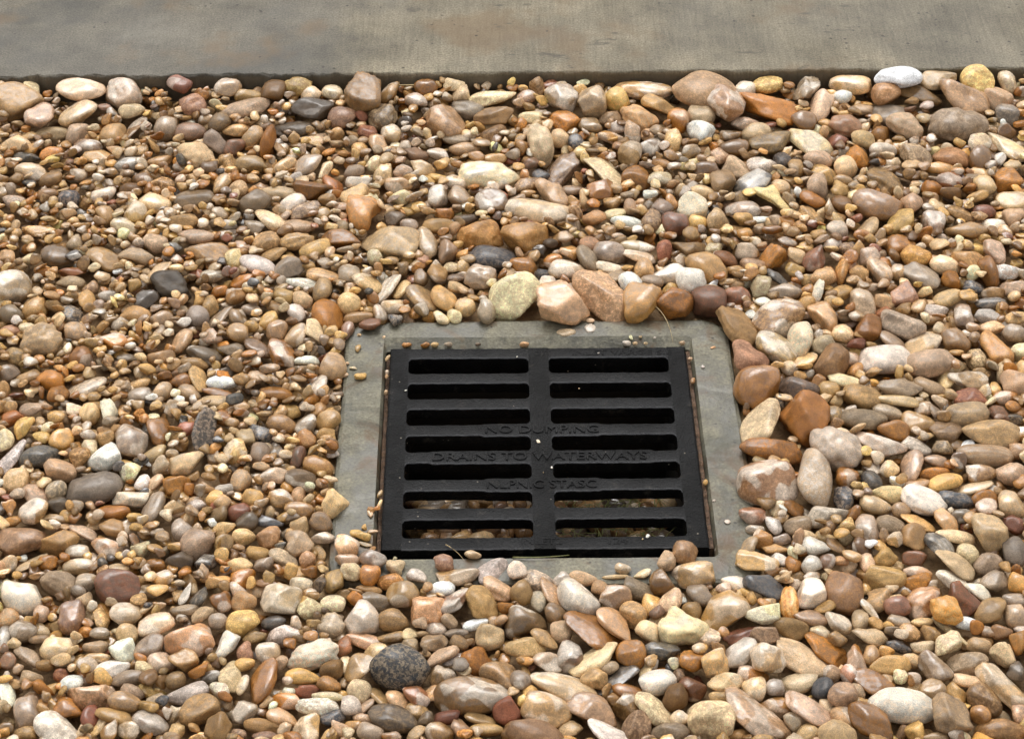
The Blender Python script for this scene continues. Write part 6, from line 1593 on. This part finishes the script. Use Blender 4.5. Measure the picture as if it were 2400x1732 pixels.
def drop(n_tries, lo, hi, n_look, top_lim, cat_ok):
    """each grain falls into the lowest of n_look random spots"""
    placed = 0
    looks = rng.integers(0, NX * NY, size=(n_tries, n_look))
    rnd = rng.random((n_tries, 6))
    for it in range(n_tries):
        cells = looks[it]
        cell = int(cells[np.argmin(HselF[cells])])
        if HselF[cell] > .5: continue
        u = rnd[it]
        x = X0 + (cell % NX + u[0]) * RES; y = Y0 + (cell // NX + u[1]) * RES
        s = (lo + (hi - lo) * u[2] ** 1.2) * local_scale(x, y)
        A, B, C_ = s, s * (.62 + .33 * u[3]), s * (.28 + .30 * u[4])
        yaw = u[5] * math.pi; ca, sa = math.cos(yaw), math.sin(yaw)
        hx = math.hypot(A * ca, B * sa); hy = math.hypot(A * sa, B * ca)
        sj, si = patch(x, y, hx, hy)
        dx, dy = GXX[sj, si] - x, GYY[sj, si] - y
        q = ((dx * ca + dy * sa) / A) ** 2 + ((-dx * sa + dy * ca) / B) ** 2
        ins = q < 1
        n_in = np.count_nonzero(ins)
        if n_in < 1: continue
        if np.count_nonzero(blocked[sj, si] & ins) > 0.12 * n_in: continue
        if np.count_nonzero(cat_mask[sj, si] & ins) > cat_ok * n_in: continue
        prof = C_ * np.sqrt(np.clip(1 - q, 0, 1))
        h = Hf[sj, si]
        z = float(np.where(ins, h + prof * .80, -1).max())
        if z + C_ > top_lim + top_at(x, y): continue
        np.copyto(h, np.maximum(h, z + prof), where=ins)
        hs_ = Hsel[sj, si]
        np.copyto(hs_, h, where=ins & (hs_ < .5))
        fill.append((x, y, z, A, B, C_, yaw)); placed += 1
    return placed
def top_at(x, y):
    t = min(max((y - 2.19) / .10, 0.0), 1.0)
    return .009 * t * t
LIM = 0.0135
print(drop(7000, .0080, .0118, 5, LIM, .30), drop(10000, .0064, .0092, 6, LIM, .34), drop(4500, .0052, .0070, 8, LIM, .36), drop(1200, .0036, .0052, 10, LIM - .004, .4), time.time() - T0)
# the bed goes on beyond the picture, in a single coarser spread
Hsel[:] = np.where(outer & ~blocked & (GYY > .90) & (np.abs(GXX) < 1.06), Hf, 1.0)
print(drop(6500, .0095, .0135, 5, LIM, .3))
n_buried = 0
for (x, y, z, A, B, C_, yaw) in fill:
    # grains wholly buried under others are left out
    ca, sa = math.cos(yaw), math.sin(yaw)
    sj, si = patch(x, y, math.hypot(A * ca, B * sa), math.hypot(A * sa, B * ca))
    dx, dy = GXX[sj, si] - x, GYY[sj, si] - y
    q = ((dx * ca + dy * sa) / A) ** 2 + ((-dx * sa + dy * ca) / B) ** 2
    up_ = z + C_ * np.sqrt(np.clip(1 - q, 0, 1)) - Hf[sj, si]
    up_ = np.where((q < 1) & ~cat_mask[sj, si], up_, -1)
    open_ = np.count_nonzero(up_ > -.0004); n_in = max(np.count_nonzero(q < 1), 1)
    if open_ == 0 and up_.max() < -.003: n_buried += 1; continue
    vis = open_ > .12 * n_in
    tl = rng.normal(0, .48); td = rng.uniform(0, 6.28)
    Rz = np.array(Matrix.Rotation(yaw, 3, 'Z')); Rt = np.array(Matrix.Rotation(tl, 3, Vector((math.cos(td), math.sin(td), 0))))
    lev = 3 if (vis and A > .0058 and not outer[min(max(int((y - Y0) / RES), 0), NY - 1), min(max(int((x - X0) / RES), 0), NX - 1)]) else 2
    g = rng
    stuff_items.append(pebble_item(lev, (SHP[rng.choice(5, p=SHPW)] if A > .0045 else 'a'), np.array([A, B, C_]), Rt @ Rz, np.array([x, y, z]), CODES[rng.choice(len(CODES), p=WTS)], TEX[rng.choice(5, p=TEXW)], g))
print("t", time.time() - T0)
print("filler pebbles", len(fill), "buried", n_buried, "stuff tris", sum(len(i[1]) for i in stuff_items))
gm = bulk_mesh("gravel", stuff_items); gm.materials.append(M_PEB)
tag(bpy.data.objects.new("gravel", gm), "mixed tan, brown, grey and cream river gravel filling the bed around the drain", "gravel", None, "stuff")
COL.objects.link(bpy.data.objects["gravel"])
# ------------------------------------------------------------------ small chips, silt, straw and what has fallen through the grate
chip_items = []
def chip(lxm, lym, a, b, code, z=None, shp='a', yaw=None, c=None):
    """a small stone lying on the collar or the grate; drain-local millimetres"""
    C_ = (c if c else min(a, b) * .55) / 1000
    p_ = d2w(lxm / 1000, lym / 1000)
    yw = random.uniform(0, 3.14) if yaw is None else R(yaw)
    chip_items.append(pebble_item(3, shp, np.array([a / 1000, b / 1000, C_]), np.array(Matrix.Rotation(yw + GPSI, 3, 'Z')),
                                  np.array([p_[0], p_[1], (C_ * .85 if z is None else z / 1000)]), code, 'p', rng))
# on the collar, far left corner
chip(-181.5, 105, 6.5, 4.5, 'Y', shp='r', yaw=15); chip(-186, 152, 3.2, 6.2, 'YT', yaw=5); chip(-190, 120, 4.2, 2.2, 'C', yaw=-10)
chip(-160, 172, 2.0, 1.6, 'P'); chip(-196, 128, 2.0, 2.0, 'CP'); chip(-197, 108, 2.4, 3.0, 'CP'); chip(-186, 176, 2.4, 2.0, 'CT')
# along the far lip
for x_, a_, cd in ((-136, 5.2, 'OT'), (-117, 5.0, 'O'), (-107, 4.2, 'YC'), (-93, 4.4, 'G'), (-62, 3.0, 'D'), (-14, 5.0, 'CO'), (92, 4.6, 'W'), (101, 2.6, 'CT'), (112, 2.2, 'C'), (150, 3.4, 'CP')):
    chip(x_, 160.5, a_, a_ * .62, cd, z=-1.2, shp='o', yaw=4, c=a_ * .62)
chip(97, 168, 3.4, 2.0, 'C'); chip(107, 169.5, 2.0, 1.8, 'CT'); chip(122, 168, 1.8, 1.4, 'W')
chip(55, 185, 7.5, 6.0, 'G', shp='r', z=.5, c=1.6); chip(30, 178, 10, 6.5, 'GC', shp='r', z=.3, c=1.4); chip(56, 197, 3.2, 4.5, 'CP', shp='r')
# fallen into the left-hand gap
for y_, a_, cd in ((139, 5.2, 'CT'), (116, 3.0, 'P'), (108, 2.4, 'PT'), (83, 3.6, 'CT'), (-72, 5.4, 'CY'), (-86, 6.2, 'CY')):
    chip(-155.2, y_, a_, 2.0, cd, z=-1.5, shp='e', yaw=82 + random.uniform(-14, 14), c=2.6)
for x_, y_, a_, b_, cd in ((-163, -99, 4.4, 3.6, 'OT'), (-157.5, -96, 3.4, 3.0, 'O'), (-163.5, -104, 4.6, 2.6, 'CP'), (-168, -122, 3.6, 2.8, 'YT'), (-174, -132, 7.6, 4.6, 'Y'), (-160.5, -128, 5.2, 2.2, 'CP'), (-167, -146, 7.8, 2.6, 'CY'), (-160, -153, 4.2, 3.2, 'OT'), (-168, -165, 7.6, 4.0, 'YC')):
    chip(x_, y_, a_, b_, cd)
# in and beside the right-hand gap
for y_, a_, cd in ((96, 3.8, 'PO'), (-60, 4.0, 'YT'), (132, 1.8, 'CP')):
    chip(156.0, y_, a_, 2.4, cd, z=-.5, shp='o', yaw=80, c=2.2)
chip(181, 150, 3.4, 1.6, 'CO'); chip(168, 118, 2.0, 2.0, 'W'); chip(172, -118, 3.0, 3.4, 'GW', c=.8); chip(162, -88, 2.0, 1.6, 'GW', c=.7)
# specks on the iron
for x_, y_, a_ in ((-3, 1.5, 2.6), (9, -38, 1.8), (96, -137, 2.7), (91, -141, 1.0), (-135, 83, 1.6), (62, 142, 1.2), (-22, 137, 1.1), (40, 84, .8), (1, -45, .8)):
    chip(x_, y_, a_, a_ * .7, 'W' if a_ > 1 else 'C', c=.7)
chip(-139, -157.5, 2.2, 1.9, 'P', z=-6)
# loose pebbles that lie on the collar's outer border
cm = bulk_mesh("stone_chips", chip_items); cm.materials.append(M_PEB)
co_ = bpy.data.objects.new("stone_chips", cm); COL.objects.link(co_)
tag(co_, "tiny stone chips scattered on the frame, in its gaps and on the grate", "stone chips", None, "stuff")

# silt packed into the right-hand gap and along the ledge
def silt_strip(x0_, x1_, y0_, y1_, z_, n, seed):
    V, F = [], []
    g = np.random.default_rng(seed)
    for i in range(n + 1):
        y_ = y0_ + (y1_ - y0_) * i / n
        h = z_ + .0007 * math.sin(i * .31) + .0005 * math.sin(i * .83 + 1) + g.uniform(-.0003, .0003)
        V += [(x0_, y_, h - .0004), ((x0_ + x1_) / 2, y_, h + g.uniform(0, .0006)), (x1_, y_, h - .0002), (x1_, y_, -.029), (x0_, y_, -.029)]
    for i in range(n):
        for j in range(5):
            k = (j + 1) % 5
            F.append((i * 5 + j, i * 5 + k, (i + 1) * 5 + k, (i + 1) * 5 + j))
    F.append((0, 1, 2, 3, 4)); F.append(tuple(n * 5 + q for q in (4, 3, 2, 1, 0)))
    return mesh_from("silt", V, F)
tag(obj("silt", silt_strip(.1529, .1568, -.150, .150, -.0042, 150, 5), M_SILT, drain), kind="stuff")
tag(obj("silt", silt_strip(-.1568, -.1529, -.150, .150, -.0095, 140, 6), M_SILT, drain), kind="stuff")

# pebbles that fell through, piled towards the near side of the basin
deb = []
Hd = {}
gd = np.random.default_rng(91)
for i in range(900):
    x_ = gd.uniform(-.128, .128); y_ = gd.uniform(-.130, .128)
    s_ = gd.uniform(.006, .015)
    lvl = -.066 - .10 * max(0.0, min(1.0, (y_ + .02) / .12)) ** 1.2 - .012 * gd.random()
    if gd.random() < .35: lvl -= .012
    p_ = d2w(x_, y_)
    Rz = np.array(Matrix.Rotation(gd.uniform(0, 6.28), 3, 'Z')) @ np.array(Matrix.Rotation(gd.normal(0, .4), 3, 'X'))
    deb.append(pebble_item(2, SHP[gd.choice(5, p=SHPW)], np.array([s_, s_ * gd.uniform(.6, .9), s_ * gd.uniform(.4, .7)]), Rz, np.array([p_[0], p_[1], lvl]),
                           gd.choice(['B', 'D', 'TB', 'VB', 'BT', 'T', 'MB', 'V', 'GK', 'CT']), 'p', gd))
dm = bulk_mesh("fallen_gravel", deb); dm.materials.append(M_PEB)
do_ = bpy.data.objects.new("fallen_gravel", dm); COL.objects.link(do_)
tag(do_, "pebbles fallen through the grate, heaped in the basin below", "gravel", None, "stuff")

def tube(name, pts, r, mat, label=None, taper=True):
    V, F = [], []; m = 6
    P_ = [Vector(p) for p in pts]
    for i, p in enumerate(P_):
        t = (P_[min(i + 1, len(P_) - 1)] - P_[max(i - 1, 0)]).normalized()
        a = t.orthogonal().normalized(); b = t.cross(a)
        rr_ = r * (1 - .6 * i / (len(P_) - 1)) if taper else r
        for j in range(m):
            q = 2 * math.pi * j / m
            V.append(p + a * rr_ * math.cos(q) + b * rr_ * math.sin(q))
    for i in range(len(P_) - 1):
        for j in range(m):
            k = (j + 1) % m
            F.append((i * m + j, i * m + k, (i + 1) * m + k, (i + 1) * m + j))
    F.append(tuple(range(m))[::-1]); F.append(tuple(range((len(P_) - 1) * m, len(P_) * m)))
    o = obj(name, mesh_from(name, V, F, True), mat)
    if label: tag(o, label, "straw", "bits of straw about the drain")
    return o
def arc(p0, p1, lift, side=0.0, n=9):
    a, b = Vector(p0), Vector(p1); out = []
    d = (b - a); sdir = Vector((-d.y, d.x, 0)).normalized()
    for i in range(n):
        t = i / (n - 1); k = 4 * t * (1 - t)
        out.append(a + d * t + Vector((0, 0, lift * k)) + sdir * side * k)
    return out
tube("straw", arc(d2w(.124, .208, .012), d2w(.140, .158, .001), .004, .003), .0005, M_STRAW, "brown dry stalk bridging the frame's far right edge")
tube("straw", arc(d2w(-.092, -.148, .002), d2w(-.075, -.168, .001), .001, .001), .0005, M_STRAW, "pale straight straw across the grate's near edge, left part")
tube("straw", arc(d2w(-.030, -.1655, .0015), d2w(.022, -.163, .0015), .0015, -.003), .0008, M_GRASS, "pale green grass blade along the grate's near edge")
sy = slab_y(-.32)
tube("straw", arc((-.150, sy - .010, .016), (-.112, sy - .008, .016), .0005), .0009, M_STRAW, "straw splinter lying against the slab's edge", False)
# a clump of wet grass under the near right-hand slots
gv_, gf_ = [], []
gg = np.random.default_rng(17)
for i in range(220):
    bx, by = gg.uniform(.012, .120), gg.uniform(-.130, -.020)
    p0 = np.array(d2w(bx, by, -.050 + gg.uniform(-.006, .004)))
    an = gg.uniform(0, 6.28); L_ = gg.uniform(.012, .032)
    dr = np.array([math.cos(an), math.sin(an), gg.uniform(.05, .45)])
    sd_ = np.array([-dr[1], dr[0], 0]) * .0007
    b0 = len(gv_)
    for t in (0, .5, 1):
        c_ = p0 + dr * L_ * t - np.array([0, 0, .008 * t * t])
        wd = 1 - .8 * t
        gv_ += [c_ - sd_ * wd, c_ + sd_ * wd, c_ + np.array([0, 0, .0006 * wd])]
    for q in (0, 3):
        for j in range(3):
            k = (j + 1) % 3
            gf_.append((b0 + q + j, b0 + q + k, b0 + q + 3 + k, b0 + q + 3 + j))
tag(obj("grass_clippings", mesh_from("grass_clippings", gv_, gf_), M_GRASS), "wet green grass clippings caught beneath the grate", "grass", None, "stuff")
